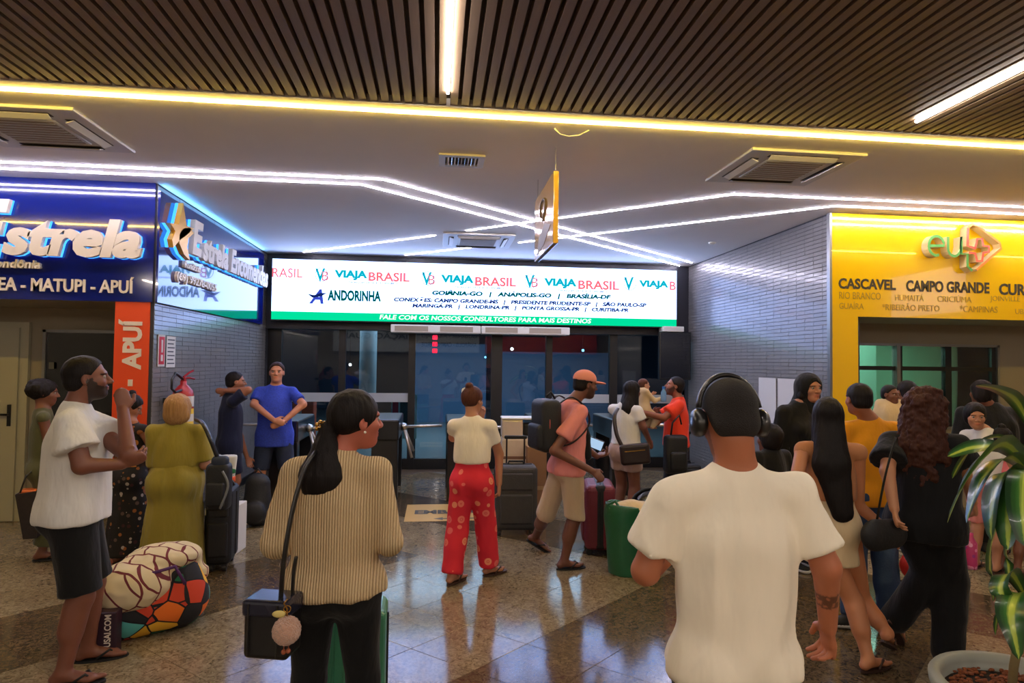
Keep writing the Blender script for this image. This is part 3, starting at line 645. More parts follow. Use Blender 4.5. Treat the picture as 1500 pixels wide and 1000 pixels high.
mb=None; MB().box(-.17, -.09, -.03, .03, .55, .6).build('bracket', M_black, fe); wrap(.14, .5, -1.5, .5, .0965, mat('label_yellow', (226, 190, 60), .5), 'yellow_label'); wrap(.38, .45, -1.4, .1, .0975, M_paper, 'white_label'); wrap(.52, .62, -1.0, .2, .0968, M_paper, 'white_tag')
XR = 4.078
for i, (a, b) in enumerate(((1112, 1137), (1140, 1172))):
    y1 = WX(a, 555, XR)[1]; y0 = WX(b, 555, XR)[1]
    tag(MB().box(-.006, 0, y0, y1, .95, 1.545).build('paper_sheet', M_paper, None, (XR, 0, 0)), ('narrow white sheet taped to the grey tiled wall, farther from the yellow kiosk', 'wider white sheet taped to the grey tiled wall, nearer the yellow kiosk')[i], 'paper')
# ------------------------------------------------------------------ bodies: one blended distance field per figure, meshed as one surface
def vnoise(P, seed=0):
    """smooth value noise in -1..1 at points P (n,3)"""
    P = P + seed * 13.37; I = np.floor(P).astype(np.int64); f = P - I; f = f * f * (3 - 2 * f); out = 0
    def h(a):
        n = (a[:, 0] * 73856093) ^ (a[:, 1] * 19349663) ^ (a[:, 2] * 83492791); n = (n ^ (n >> 13)) * 1274126177
        return ((n & 0xffff) / 32767.5) - 1
    for dx in (0, 1):
        for dy in (0, 1):
            for dz in (0, 1):
                w = (f[:, 0] if dx else 1 - f[:, 0]) * (f[:, 1] if dy else 1 - f[:, 1]) * (f[:, 2] if dz else 1 - f[:, 2])
                out = out + w * h(I + np.array([dx, dy, dz]))
    return out
def A(v): return np.array(v, float)
def cap(a, b, ra, rb=None, n=None, fl=1.0, k=.02, clips=(), sub=False):
    return dict(t='c', a=A(a), b=A(b), ra=ra, rb=ra if rb is None else rb, n=None if n is None else A(n) / np.linalg.norm(n), fl=fl, k=k, clips=clips, sub=sub)
def ell(c, r, R=None, k=.02, sub=False, clips=()):
    return dict(t='e', c=A(c), r=A(r), R=np.eye(3) if R is None else R, k=k, sub=sub, clips=clips)
def half(p, n, k=.004): return dict(t='p', p=A(p), n=A(n) / np.linalg.norm(n), k=k)
def bounds(p):
    if p['t'] == 'c':
        r = max(p['ra'], p['rb']); return np.minimum(p['a'], p['b']) - r, np.maximum(p['a'], p['b']) + r
    e = np.sqrt(((p['R'] * p['r'][None, :]) ** 2).sum(1)); return p['c'] - e, p['c'] + e
def pdist(p, X, Y, Z):
    if p['t'] == 'p': return (X - p['p'][0]) * p['n'][0] + (Y - p['p'][1]) * p['n'][1] + (Z - p['p'][2]) * p['n'][2]
    if p['t'] == 'c':
        a = p['a']; ba = p['b'] - a; L2 = max(ba @ ba, 1e-9)
        x, y, z = X - a[0], Y - a[1], Z - a[2]
        h = np.clip((x * ba[0] + y * ba[1] + z * ba[2]) / L2, 0, 1)
        x = x - h * ba[0]; y = y - h * ba[1]; z = z - h * ba[2]; q2 = x * x + y * y + z * z
        if p['n'] is not None and p['fl'] != 1:
            c = x * p['n'][0] + y * p['n'][1] + z * p['n'][2]; q2 = q2 + c * c * (1 / p['fl'] ** 2 - 1)
        d = np.sqrt(q2) - (p['ra'] + (p['rb'] - p['ra']) * h)
    else:
        R = p['R']; x, y, z = X - p['c'][0], Y - p['c'][1], Z - p['c'][2]
        u = [(x * R[0, i] + y * R[1, i] + z * R[2, i]) for i in range(3)]; r = p['r']
        k0 = np.sqrt(sum((u[i] / r[i]) ** 2 for i in range(3))); k1 = np.sqrt(sum((u[i] / r[i] ** 2) ** 2 for i in range(3))) + 1e-6
        d = k0 * (k0 - 1) / k1
    for (pt, n) in p['clips']:
        n = A(n) / np.linalg.norm(n); d = np.maximum(d, (X - pt[0]) * n[0] + (Y - pt[1]) * n[1] + (Z - pt[2]) * n[2])
    return d
def field(prims, lo, hi, h):
    n = np.ceil((hi - lo) / h).astype(int) + 1; ax = [(lo[i] + h * np.arange(n[i])).astype(np.float32) for i in range(3)]
    F = np.full(n, 1.0, np.float32)
    for p in prims:
        if p['t'] == 'p':
            d = pdist(p, ax[0][:, None, None], ax[1][None, :, None], ax[2][None, None, :]); F = np.maximum(F, d).astype(np.float32); continue
        l, u = bounds(p); m = p['k'] + 2.5 * h
        i0 = np.clip(((l - m - lo) / h).astype(int), 0, n); i1 = np.clip(((u + m - lo) / h).astype(int) + 2, 0, n)
        if (i1 <= i0).any(): continue
        s = tuple(slice(a, b) for a, b in zip(i0, i1))
        d = pdist(p, ax[0][s[0]][:, None, None], ax[1][s[1]][None, :, None], ax[2][s[2]][None, None, :]); G = F[s]; k = p['k']
        if p['sub']:
            g = np.clip(.5 + .5 * (-d - G) / k, 0, 1); F[s] = G * (1 - g) + (-d) * g + k * g * (1 - g)
        else:
            g = np.clip(.5 + .5 * (d - G) / k, 0, 1); F[s] = d * (1 - g) + G * g - k * g * (1 - g)
    return F
CN = [(i, j, k) for i in (0, 1) for j in (0, 1) for k in (0, 1)]
EDG = [(a, b) for a in range(8) for b in range(a + 1, 8) if sum(abs(CN[a][i] - CN[b][i]) for i in range(3)) == 1]
def nets(F, lo, h):
    S = F < 0; n = np.array(F.shape) - 1; cnt = np.zeros(n, np.int8)
    for c in CN: cnt += S[c[0]:c[0] + n[0], c[1]:c[1] + n[1], c[2]:c[2] + n[2]]
    act = (cnt > 0) & (cnt < 8); ai = np.argwhere(act)
    if len(ai) == 0: return np.zeros((0, 3)), np.zeros((0, 4), int)
    fv = [F[ai[:, 0] + c[0], ai[:, 1] + c[1], ai[:, 2] + c[2]] for c in CN]
    acc = np.zeros((len(ai), 3)); w = np.zeros(len(ai))
    for a, b in EDG:
        m = (fv[a] < 0) != (fv[b] < 0); t = np.where(m, fv[a] / np.where(m, fv[a] - fv[b], 1), 0)
        ca, cb = A(CN[a]), A(CN[b]); acc += np.where(m[:, None], ca + (cb - ca) * t[:, None], 0); w += m
    V = lo + h * (ai + acc / w[:, None]); ID = np.full(n, -1, np.int64); ID[act] = np.arange(len(ai)); Q = []
    for ax in range(3):
        o1, o2 = [(1, 2), (2, 0), (0, 1)][ax]
        sl = [slice(None)] * 3; sl2 = [slice(None)] * 3; sl[ax] = slice(0, -1); sl2[ax] = slice(1, None)
        D = S[tuple(sl)] != S[tuple(sl2)]; g = np.argwhere(D)
        g = g[(g[:, o1] >= 1) & (g[:, o2] >= 1) & (g[:, o1] < n[o1]) & (g[:, o2] < n[o2])]
        if len(g) == 0: continue
        def c(d1, d2):
            k = g.copy(); k[:, o1] += d1; k[:, o2] += d2; return ID[k[:, 0], k[:, 1], k[:, 2]]
        q = np.stack([c(-1, -1), c(0, -1), c(0, 0), c(-1, 0)], 1); ins = S[g[:, 0], g[:, 1], g[:, 2]]
        q[~ins] = q[~ins][:, ::-1]; Q.append(q)
    return V, np.concatenate(Q)
def solid(prims, h, fine=(), fh=None):
    add = [p for p in prims if p['t'] != 'p' and not p['sub']]
    lo = np.min([bounds(p)[0] for p in add], 0) - 3 * h; hi = np.max([bounds(p)[1] for p in add], 0) + 3 * h
    V, Q = nets(field(prims, lo, hi, h), lo, h)
    for (l, u) in fine:
        c = V[Q].mean(1); e = .6 * h; m = ((c > l + e) & (c < u - e)).all(1); Q = Q[~m]
        v2, q2 = nets(field(prims, l, u, fh), l, fh); Q = np.concatenate([Q, q2 + len(V)]); V = np.concatenate([V, v2])
    return V, Q
def vnormals(V, Q):
    n = np.cross(V[Q[:, 2]] - V[Q[:, 0]], V[Q[:, 3]] - V[Q[:, 1]]); N = np.zeros_like(V)
    for i in range(4): np.add.at(N, Q[:, i], n)
    return N / (np.linalg.norm(N, axis=1)[:, None] + 1e-12)
def disp(V, Q, amp, sc, seed=1, ridge=False):
    N = vnormals(V, Q); x = vnoise(V * A(sc), seed)
    if ridge: x = 1 - 2 * np.abs(x)
    return V + N * (x * amp)[:, None]

def relax(V, Q, it=2):
    V = V.copy()
    for _ in range(it):
        S_ = np.zeros_like(V); c = np.zeros(len(V))
        for i in range(4):
            for j in (1, 3): np.add.at(S_, Q[:, i], V[Q[:, (i + j) % 4]])
            c += np.bincount(Q[:, i], minlength=len(V)) * 2
        V = .35 * V + .65 * S_ / np.maximum(c, 1)[:, None]
    return V
def skin_mat():
    m, nt, b = new_mat('skin'); a = nt.nodes.new('ShaderNodeVertexColor'); a.layer_name = 'Col'
    nt.links.new(a.outputs[0], b.inputs['Base Color']); b.inputs['Roughness'].default_value = .5
    b.inputs['Subsurface Weight'].default_value = .08; b.inputs['Subsurface Radius'].default_value = (.01, .004, .002); return m
M_skin = skin_mat()
M_eye = mat('eye_white', (150, 138, 128), .3); M_iris = mat('iris_brown', (40, 24, 16), .15)

def fabric(name, rgb, noise=.06, bump=.25, rough=.85, scale=9): return mat(name, rgb, rough, noise=noise, nscale=scale, bump=.55, bscale=7, sheen=.1, spec=.25, stretch=(1.6, 1.6, .5), bdist=.03)

def hand(w, d, n, s, side, curl=.35, spread=.0, thumb=.6):
    """palm, four unequal bent fingers and a thumb; d towards the fingertips, n out of the palm"""
    d = A(d) / np.linalg.norm(d); n = A(n) - d * (A(n) @ d); n /= np.linalg.norm(n); t = np.cross(d, n) * side; P = []
    pe = w + d * .085 * s
    P.append(cap(w + d * .015 * s, w + d * .055 * s, .027 * s, .036 * s, n, .5, .015)); P.append(cap(w + d * .04 * s + t * .012 * s, pe - t * 0, .034 * s, .036 * s, n, .42, .012))
    for i, (o, L) in enumerate(((.028, .068), (.010, .076), (-.009, .071), (-.026, .056))):
        p = w + d * (.078 - abs(i - 1) * .004) * s + t * o * s; ang = .15; dd = d + t * (1.5 - i) * .06
        for j, f in enumerate((.45, .32, .23)):
            ang += curl * (1 + .08 * i); q = p + (dd * math.cos(ang) + n * math.sin(ang)) * L * f * s
            P.append(cap(p, q, (.0094 - j * .0008 - (i == 3) * .001) * s, (.0088 - j * .001 - (i == 3) * .001) * s, k=.004)); p = q
    p = w + d * .02 * s + t * .026 * s; q = p + (d * .7 + t * .75 + n * .35 * thumb) * .038 * s; r = q + (d * .95 + t * .25 + n * thumb * .6) * .034 * s
    P.append(cap(p, q, .014 * s, .0115 * s, k=.012)); P.append(cap(q, r, .0112 * s, .0088 * s, k=.005)); return P

class Person:
    def __init__(S, name_label, cx, top, Y, yaw=0, b=1.0, skin=(150, 98, 70), fem=False, vox=None, head=None, tilt=0, hx=None, lean=0, armL=None, armR=None, feetL=None, feetR=None,
                 H=None, z0=0, hs=1.0, X=None, shw=1.0, group=None, stance=.09, handL=None, handR=None, kneeL=None, kneeR=None, noface=False, sole=.015, kid=False, beard=None, roll=0):
        T = W(cx if hx is None else hx, top, Y); base = W(cx, 530, Y)
        S.X = base[0] if X is None else X; S.Y = Y; S.z0 = z0; S.O = A((S.X, Y, z0))
        S.H = (T[2] - z0 + lean * .0) if H is None else H; H = S.H; s = S.s = H / 1.7
        a = math.radians(yaw); S.f = A((math.sin(a), math.cos(a), 0)); S.r = A((math.cos(a), -math.sin(a), 0)); S.u = A((0, 0, 1))
        S.b, S.fem, S.skin = b, fem, skin; S.vox = vox or (.0065 if Y < 2.2 else .008 if Y < 4.2 else .010 if Y < 5.6 else .0125)
        S.root = empty('person', tuple(S.O), 0, name_label, 'person', group)
        S.sole = sole; P = S.P
        ln = lambda z: lean * max(0, (z - .53 * H)) / (.3 * H)
        S.ln = ln
        S.pel = P((0, 0, .525 * H)); S.chest = P((0, ln(.73 * H), .73 * H)); sw = .101 * H * shw * (.93 if fem else 1) * (.5 + .5 * b if b > 1 else 1)
        S.sh = [P((-sw, ln(.805 * H) - .01, .797 * H)), P((sw, ln(.805 * H) - .01, .797 * H))]; S.neck = P((0, ln(.84 * H) - .012, .835 * H))
        S.k = H * .139 / .237 * hs; k = S.k
        ha = math.radians(yaw if head is None else head); tp = math.radians(tilt); fr = A((math.sin(ha), math.cos(ha), 0))
        S.hr = A((math.cos(ha), -math.sin(ha), 0)); S.hf = fr * math.cos(tp) + S.u * math.sin(tp); S.hu = -fr * math.sin(tp) + S.u * math.cos(tp)
        rr = math.radians(roll); S.hr, S.hu = S.hr * math.cos(rr) + S.hu * math.sin(rr), S.hu * math.cos(rr) - S.hr * math.sin(rr)
        off = (W(hx, 530, Y)[0] - S.X) if hx is not None else 0
        S.hc = A((off, 0, H - .124 * k)) + S.f * (ln(.93 * H) + .012 * s)
        S.HR = np.stack([S.hr, S.hf, S.hu], 1)
        # arms
        S.el, S.wr, S.hd = [], [], []
        for i, (sd, arm) in enumerate(((-1, armL), (1, armR))):
            if arm is None: arm = [(sd * (sw + .035 * s + .05 * (b - 1)), -.02, .62 * H), (sd * (sw + .055 * s + .05 * (b - 1)), .05, .475 * H)]
            S.el.append(P(arm[0])); S.wr.append(P(arm[1]))
        S.hnd = [handL, handR]
        # legs
        S.hip, S.kn, S.an, S.fd = [], [], [], []
        for sd, ft, kne in ((-1, feetL, kneeL), (1, feetR, kneeR)):
            hp = P((sd * .052 * H * (.6 + .4 * b), 0, .50 * H)); ft = ft or (sd * stance * s, -.02)
            if isinstance(ft, tuple) and len(ft) == 2: an = P((ft[0], ft[1], .055 * s + sole)); fd = S.f
            elif isinstance(ft, tuple) and len(ft) == 3: an = P((ft[0], ft[1], ft[2])); fd = S.f
            else: an = ft[0] - S.O; fd = A(ft[1])
            mid = (hp + an) / 2; mid = mid * .0 + hp * .47 + an * .53; L = .2315 * H; d = np.linalg.norm(hp - an) / 2; bend = math.sqrt(max(0, L * L - d * d)) if d < L else 0
            kn = mid + S.f * (min(bend, .3) + .012) if kne is None else P(kne)
            S.hip.append(hp); S.kn.append(kn); S.an.append(an); S.fd.append(A(fd) / np.linalg.norm(fd))
        S.beard = beard; S.noface = noface
        S.toef = []
    def P(S, v):
        if isinstance(v, np.ndarray): return v - S.O
        return S.r * v[0] + S.f * v[1] + S.u * v[2]
    def h(S, x, y, z): return S.hc + (S.hr * x + S.hf * y + S.hu * z) * S.k
    def torso(S, o=0, lo=None):
        H, s, b, P, ln = S.H, S.s, S.b, S.P, S.ln; g = S.f; q = [.0]
        wb = .115 if S.fem else .128
        L = [cap(P((-.038 * H, 0, .515 * H)), P((.038 * H, 0, .515 * H)), .098 * s * b + o, None, g, .86, .05),
             cap(P((0, ln(.57 * H) + .01 * (b - 1) * 8, .57 * H)), P((0, ln(.65 * H) + .01, .65 * H)), wb * s * b + o, (wb + .008) * s * b + o, g, .74, .05),
             cap(P((0, ln(.66 * H), .655 * H)), P((0, ln(.72 * H), .722 * H)), .132 * s * (.5 + .5 * b) + o, .142 * s * (.6 + .4 * b) * (.93 if S.fem else 1) + o, g, .70, .05),
             cap(S.sh[0], P((0, ln(.80 * H) - .012, .808 * H)), .044 * s + o * .55, .062 * s + o * .6, g, .95, .04),
             cap(S.sh[1], P((0, ln(.80 * H) - .012, .808 * H)), .044 * s + o * .55, .062 * s + o * .6, g, .95, .04),
             cap(P((0, ln(.8 * H) - .012, .79 * H)), P((0, ln(.84 * H) - .01, .832 * H)), .078 * s + o * .6, .056 * s + o * .6, g, .9, .04)]
        if S.fem:
            for sd in (-1, 1): L.append(ell(P((sd * .048 * H, ln(.72 * H) + .075 * s, .715 * H)), (.058 * s * (b ** .5) + o * .6,) * 3, k=.04))
        for sd in (-1, 1): L.append(ell(P((sd * .042 * H, -.055 * s * b, .505 * H)), (.075 * s * b + o * .7, .07 * s * b + o * .7, .08 * s * b + o * .7), k=.05))
        return L
    def arm(S, i, o=0, fore=True, upto=1.0, flare=0):
        s = S.s; b = .6 + .4 * S.b; a, e, w = S.sh[i], S.el[i], S.wr[i]; L = []
        e2 = a + (e - a) * upto; d = (e - a) / np.linalg.norm(e - a)
        cl = [(e2, d)] if upto < 1.0 else []
        tip = e if upto >= 1 else e2 + d * .03
        L.append(cap(a, tip, .045 * s * b + o * .55, (.041 * s * b + o + flare), k=.03, clips=cl))
        if fore: L.append(cap(e, w, .040 * s * b + o, .026 * s * b + o, k=.015)); 
        return L
    def leg(S, i, o=0, oe=None, upto=None):
        s, b = S.s, .55 + .45 * S.b; oe = o if oe is None else oe
        L = [cap(S.hip[i], S.kn[i], .085 * s * b + o, .056 * s * b + (o + oe) / 2, k=.035), cap(S.kn[i], S.an[i], .052 * s * b + (o + oe) / 2, .036 * s + oe, k=.03)]
        m = S.kn[i] * .68 + S.an[i] * .32 - S.f * .018 * s
        ax = S.an[i] - S.kn[i]; ax /= np.linalg.norm(ax); L.append(cap(m - ax * .05 * s, m + ax * .05 * s, .048 * s * b + (o + oe) * .4, None, k=.04)); return L
    def obj(S, name, V, Q, m, parent=None, col=None, smooth=True, label=None):
        me = npmesh(name, V, Q, smooth)
        if col is not None:
            ca = me.color_attributes.new('Col', 'FLOAT_COLOR', 'POINT'); ca.data.foreach_set('color', np.concatenate([col, np.ones((len(col), 1))], 1).astype(np.float32).ravel())
        o = link(name, me, m, parent or S.root)
        if label: o['label'] = label
        return o
    def body(S, tattoo=None, feet=True, hands=(True, True)):
        s, k, h = S.s, S.k, S.h; R = S.HR
        L = S.torso(); 
        L += [cap(S.neck, h(0, -.03, -.06), .060 * s * (.84 if S.fem else 1), .054 * s * (.84 if S.fem else 1), k=.03)]
        for i in (0, 1): L += S.arm(i) + S.leg(i)
        # head
        E = lambda c, r, kk=.02, sub=False: ell(h(*c), A(r) * k, R, kk * k / .9, sub)
        L += [E((0, -.015, .035), (.076, .094, .083), .03), E((0, .025, -.035), (.060, .066, .078), .03), E((0, .055, -.088), (.034, .034, .026), .025),
              E((0, .074, .026), (.052, .018, .014), .015), E((-.038, .055, -.022), (.024, .026, .022), .02), E((.038, .055, -.022), (.024, .026, .022), .02),
              cap(h(0, .088, .012), h(0, .110, -.024), .0075 * k, .012 * k, k=.01 * k), E((-.012, .098, -.028), (.009, .01, .008), .008), E((.012, .098, -.028), (.009, .01, .008), .008),
              E((-.032, .094, .004), (.017, .012, .011), .01, True), E((.032, .094, .004), (.017, .012, .011), .01, True),
              E((0, .086, -.052), (.024, .012, .0065), .006), E((0, .085, -.064), (.021, .012, .0075), .006),
              E((-.078, -.006, -.004), (.009, .019, .031), .008), E((.078, -.006, -.004), (.009, .019, .031), .008),
              E((-.086, .001, .0), (.006, .010, .018), .006, True), E((.086, .001, .0), (.006, .010, .018), .006, True)]
        fine = [(S.hc - .14 * k / .9 * 1.0 - .01, S.hc + .14 * k / .9 + .01)]
        for i in (0, 1):
            if not hands[i]: continue
            hh = S.hnd[i] or {}
            d = S.P(hh['d']) if 'd' in hh and not isinstance(hh['d'], np.ndarray) else hh.get('d', S.wr[i] - S.el[i])
            n = S.P(hh['n']) if 'n' in hh and not isinstance(hh['n'], np.ndarray) else hh.get('n', S.r * (1 if i == 0 else -1))
            L += hand(S.wr[i], d, n, s * (.94 if S.fem else 1.0), 1 if i else -1, hh.get('curl', .3), thumb=hh.get('thumb', .6))
            c = S.wr[i] + A(d) / np.linalg.norm(d) * .08 * s; fine.append((c - .135 * s, c + .135 * s))
        if feet:
            for i in (0, 1):
                an, fd = S.an[i], S.fd[i]; dn = A((0, 0, -1)); hh_ = an[2]; up = A((0, 0, 1)); tr = np.cross(fd, up)
                if abs(fd[2]) > .1: dn = np.cross(tr, fd) * -1; dn = dn if dn[2] < 0 else -dn
                fl = an + dn * .04 * s
                heel = fl - fd * .035 * s + dn * -.008; ball = fl + fd * .125 * s
                L += [cap(an, heel, .034 * s, .03 * s, k=.02), cap(an + dn * .01, ball, .032 * s, .026 * s, dn, .8, .02), cap(heel, ball, .026 * s, .032 * s, dn, .6, .015)]
                sd = -1 if i == 0 else 1
                for t in range(5):
                    o_ = (.024 - t * .0125) * -sd; l = (.058, .052, .046, .039, .031)[t] * s; r_ = (.0125, .0095, .009, .0085, .008)[t] * s
                    st_ = ball + tr * o_ * s - fd * .006 * t + dn * .004; L.append(cap(st_, st_ + fd * l, r_ * 1.1, r_, k=.004))
        fh = S.vox * .5 if S.Y < 5.6 else S.vox * .7
        V, Q = solid(L, S.vox, fine, fh)
        base = A(lin(S.skin)); C = np.tile(base, (len(V), 1)) * (1 + .06 * vnoise(V * 22, 3))[:, None]
        q = (V - S.hc) @ R / k
        lip = np.exp(-((q[:, 0] / .024) ** 2 + ((q[:, 2] + .058) / .010) ** 2)) * (q[:, 1] > .06); C = C * (1 - lip[:, None]) + lip[:, None] * base * A((1.0, .55, .55))
        br = ((np.abs(np.abs(q[:, 0]) - .033) < .019) & (np.abs(q[:, 2] - .022 + .15 * (np.abs(q[:, 0]) - .03)) < .0042) & (q[:, 1] > .05) & (q[:, 1] < .13)); C[br] *= .18
        if S.beard:
            inh = (np.abs(q[:, 0]) < .09) & (q[:, 1] < .13)
            n_ = .006 * vnoise(V * 90, 4); qq = q[:, 2] + n_
            be = (qq < -.045) & (q[:, 2] > -.14) & (q[:, 1] > .0) & (np.abs(q[:, 2] + .058) > .010 * (np.abs(q[:, 0]) < .02)); be |= (qq < .0) & (qq > -.1) & (q[:, 1] > .002 + n_) & (q[:, 1] + n_ < .024 - qq * .9) & (np.abs(q[:, 0]) > .035)
            be &= inh
            C[be] = C[be] * (1 - S.beard) + A((.01, .008, .007)) * S.beard
        if tattoo is not None:
            i, a0, a1 = tattoo; ax = S.wr[i] - S.el[i]; t = ((V - S.el[i]) @ ax) / (ax @ ax); dd = np.linalg.norm(V - S.el[i] - t[:, None] * ax, axis=1)
            m = (t > a0) & (t < a1) & (dd < .07); n_ = vnoise(V * A((90, 90, 60)), 9); m &= (np.abs(n_) < .33) | (np.abs(t - a0) < .03) | (np.abs(t - a1) < .03); C[m] *= .3
        o = S.obj('body', V, Q, M_skin, col=np.clip(C, 0, 1))
        if not S.noface:
            for sd in (-1, 1):
                mb = MB(); mb.sphere((0, 0, 0), .0115 * k, 14, 10); me = bpy.data.meshes.new('eye'); me.from_pydata(mb.v, [], mb.f); me.materials.append(M_eye); me.materials.append(M_iris)
                fdv = Vector(S.hf); idx = [1 if Vector(p.center).normalized().dot(fdv) > .86 else 0 for p in me.polygons]; me.polygons.foreach_set('material_index', idx); me.polygons.foreach_set('use_smooth', [True] * len(idx))
                e = link('eye', me, None, S.root, tuple(h(sd * .0315, .0765, .005)))
        return o
    def garment(S, name, L, m, amp=.0, sc=(8, 8, 3), vox=None, fine=0, label=None, cuts=()):
        V, Q = solid(L, vox or S.vox); V = relax(V, Q, 3)
        V0 = V.copy(); wgt = np.clip((np.linalg.norm(V - S.neck, axis=1) - .09) / .14, 0, 1)[:, None]
        if amp: V = disp(V, Q, amp, sc, 1); V = disp(V, Q, amp * .8, (sc[0] * 1.6, sc[1] * 1.8, sc[2] * 1.5), 2, ridge=True)
        if fine: V = disp(V, Q, fine, (26, 26, 9), 5)
        V = V0 + (V - V0) * wgt
        for c in cuts:   # trim clean edges: everything beyond the plane is pulled onto it
            p, n = c; d = (V - p) @ n; m_ = d > 0; V[m_] -= d[m_, None] * n
        return S.obj(name, V, Q, m, label=label)
    def shirt(S, m, hem=.45, sleeve=.62, o=.014, flare=.015, neck=.078, name='t_shirt', amp=.004, drape=.0, long=False, nk_f=.02, vox=None, label=None, sl=(True, True)):
        H, s, P, ln, b = S.H, S.s, S.P, S.ln, S.b; g = S.f
        L = [p for p in S.torso(o)]
        for p in L: p['k'] = .04
        bw = (.132 if S.fem else .142) * s * b + o
        hz = hem * H; hp = P((0, 0, hz))
        L += [cap(P((0, ln(.70 * H), .70 * H)), P((0, 0.0, hz - .06)), (.135 if S.fem else .152) * s * (.5 + .5 * b) + o, bw + drape, g, .76, .05)]
        for i in (0, 1):
            q = S.leg(i, o + .004)[0]; q['k'] = .05; L.append(q)
            if not sl[i]: continue
            if long: 
                L += S.arm(i, o * .9); 
            else: L += S.arm(i, o, False, sleeve, flare)
        if long:
            for i in (0, 1):
                ax = S.wr[i] - S.el[i]; ax /= np.linalg.norm(ax); L.append(cap(S.wr[i] + ax * .01, S.wr[i] + ax * .14, .07 * s, .1 * s, k=.004, sub=True))
        nb = S.neck + S.f * nk_f
        L.append(cap(nb + S.u * neck * 1.18 * s, nb + S.u * .25, neck * s, neck * 1.3 * s, S.f, .95, .018, sub=True))
        L.append(half(hp, (0, 0, -1)))
        return S.garment(name, L, m, amp, (8, 8, 2.0), fine=amp * .3, vox=vox, label=label)
    def bottoms(S, m, lo=.30, o=.012, oe=.03, top=.575, name='shorts', amp=.003, label=None, vox=None):
        """trousers or shorts from the waist to height lo*H along each leg"""
        H, s = S.H, S.s; L = S.torso(o)[:2] + S.torso(o)[-2:]
        for i in (0, 1):
            for p in S.leg(i, o, oe):
                t = None; ax = S.an[i] - S.hip[i]; tot = ax[2] if abs(ax[2]) > .01 else -.01
                f = (lo * H - S.hip[i][2]) / tot
                if f < 1:
                    if f > .5: a_, b_ = S.kn[i], S.an[i]
                    else: a_, b_ = S.hip[i], S.kn[i]
                    ff = np.clip((lo * H - a_[2]) / (b_[2] - a_[2] + 1e-9), 0, 1); pt = a_ + (b_ - a_) * ff; d = (b_ - a_) / np.linalg.norm(b_ - a_)
                    p['clips'] = ((pt, d),)
                L.append(p)
        L.append(half(S.P((0, 0, top * H)), (0, 0, 1)))
        return S.garment(name, L, m, amp, (9, 9, 4), fine=amp * .3, label=label, vox=vox)
    def skirt(S, m, lo, o=.014, bot=.2, top=.60, name='skirt', amp=.004, sc=(10, 10, 1.2), fl=.8, mid=None, label=None, extra=()):
        H, s, P, b = S.H, S.s, S.P, S.b
        L = S.torso(o)[:2] + S.torso(o)[-2:]
        zt = .52 * H; L.append(cap(P((0, 0, zt)), P((0, 0, lo * H - .05)), .118 * s * b + o, bot, S.f, fl, .05))
        L += list(extra); L += [half(P((0, 0, lo * H)), (0, 0, -1)), half(P((0, 0, top * H)), (0, 0, 1))]
        return S.garment(name, L, m, amp, sc, fine=amp * .2, label=label)
    def hair(S, style, m, n=.003, length=.3, name='hair', w=.07, curl=0, vox=None, side=0, label=None):
        h, k, R = S.h, S.k, S.HR; E = lambda c, r, kk=.012, sub=False: ell(h(*c), A(r) * k, R, kk, sub)
        vx = vox or max(.0045, S.vox * .6); t = {'buzz': .003, 'short': .009}.get(style, .013)
        L = [E((0, -.018, .036), (.076 + t, .094 + t, .083 + t), .01)]
        if style in ('buzz', 'short'):
            L += [E((0, -.055, -.02), (.068 + t * .6, .05 + t, .055), .02)]
            cut = [half(h(0, .062, .072), S.hf * .8 - S.hu * .6), half(h(0, -.08, -.062), -S.hu)]
            # clear the ears and temples
            cut2 = [E((-.085, .01, -.02), (.03, .034, .045), .006, True), E((.085, .01, -.02), (.03, .034, .045), .006, True), E((0, .09, -.01), (.09, .075, .07), .006, True)]
            L += cut2 + cut
        else:
            face = [E((0, .098, -.02), (.062, .075, .083), .01, True)]
            dn = A((0, 0, -1)); bk = h(0, -.055, -.01)
            if style == 'bob':
                L += [E((0, -.03, -.02), (.088, .078, .085), .02)] + face + [half(h(0, 0, -.095), dn)]
            elif style == 'pony':
                L += [E((0, -.06, -.0), (.07, .05, .05), .02)] + [E((0, .105, -.03), (.07, .075, .10), .01, True)]
                p = h(side, -.115, -.03); q = p + dn * length * .5 - S.f * .03 + S.r * side * .3; r = p + dn * length - S.f * .015 + S.r * side * .8
                L += [cap(h(side * .3, -.08, -.02), p, .03 * k, .028 * k, k=.01), cap(p, q, .03 * k, w * k * .62, S.f, .6, .015), cap(q, r, w * k * .62, .034 * k, S.f, .5, .02)]
            elif style == 'bun':
                L += [E((0, -.05, -.01), (.066, .05, .05), .02)] + [E((0, .10, -.03), (.075, .085, .10), .01, True), E((-.085, .01, -.04), (.03, .04, .045), .006, True), E((.085, .01, -.04), (.03, .04, .045), .006, True)]
                L += [E((side, -.062, .128), (.036, .036, .032), .006)]
            elif style in ('long', 'curly'):
                q = bk + dn * length * .5 - S.f * .05; r = bk + dn * length - S.f * .075 + S.r * side
                ws = w * k
                L += [cap(h(0, -.04, .0), q, .088 * k, ws, S.f, .62, .03), cap(q, r, ws, ws * .62, S.f, .5, .03)]
                for sd in (-1, 1): L += [cap(h(sd * .068, -.01, .0), h(sd * .080, -.005, 0) + dn * length * .45, .034 * k, .03 * k, S.hr, .8, .02)]
                L += face
                if style == 'curly': L += [E((0, -.03, .03), (.12, .12, .1), .03), E((0, -.05, -.09), (.14, .10, .12), .04)] + [E((0, .13, -.02), (.075, .085, .09), .01, True)]
            elif style == 'afro':
                L += [E((0, -.06, .03), (.115, .10, .10), .02)] + face
        V, Q = solid(L, vx)
        if n: V = disp(V, Q, n, (70, 70, 14), 4)
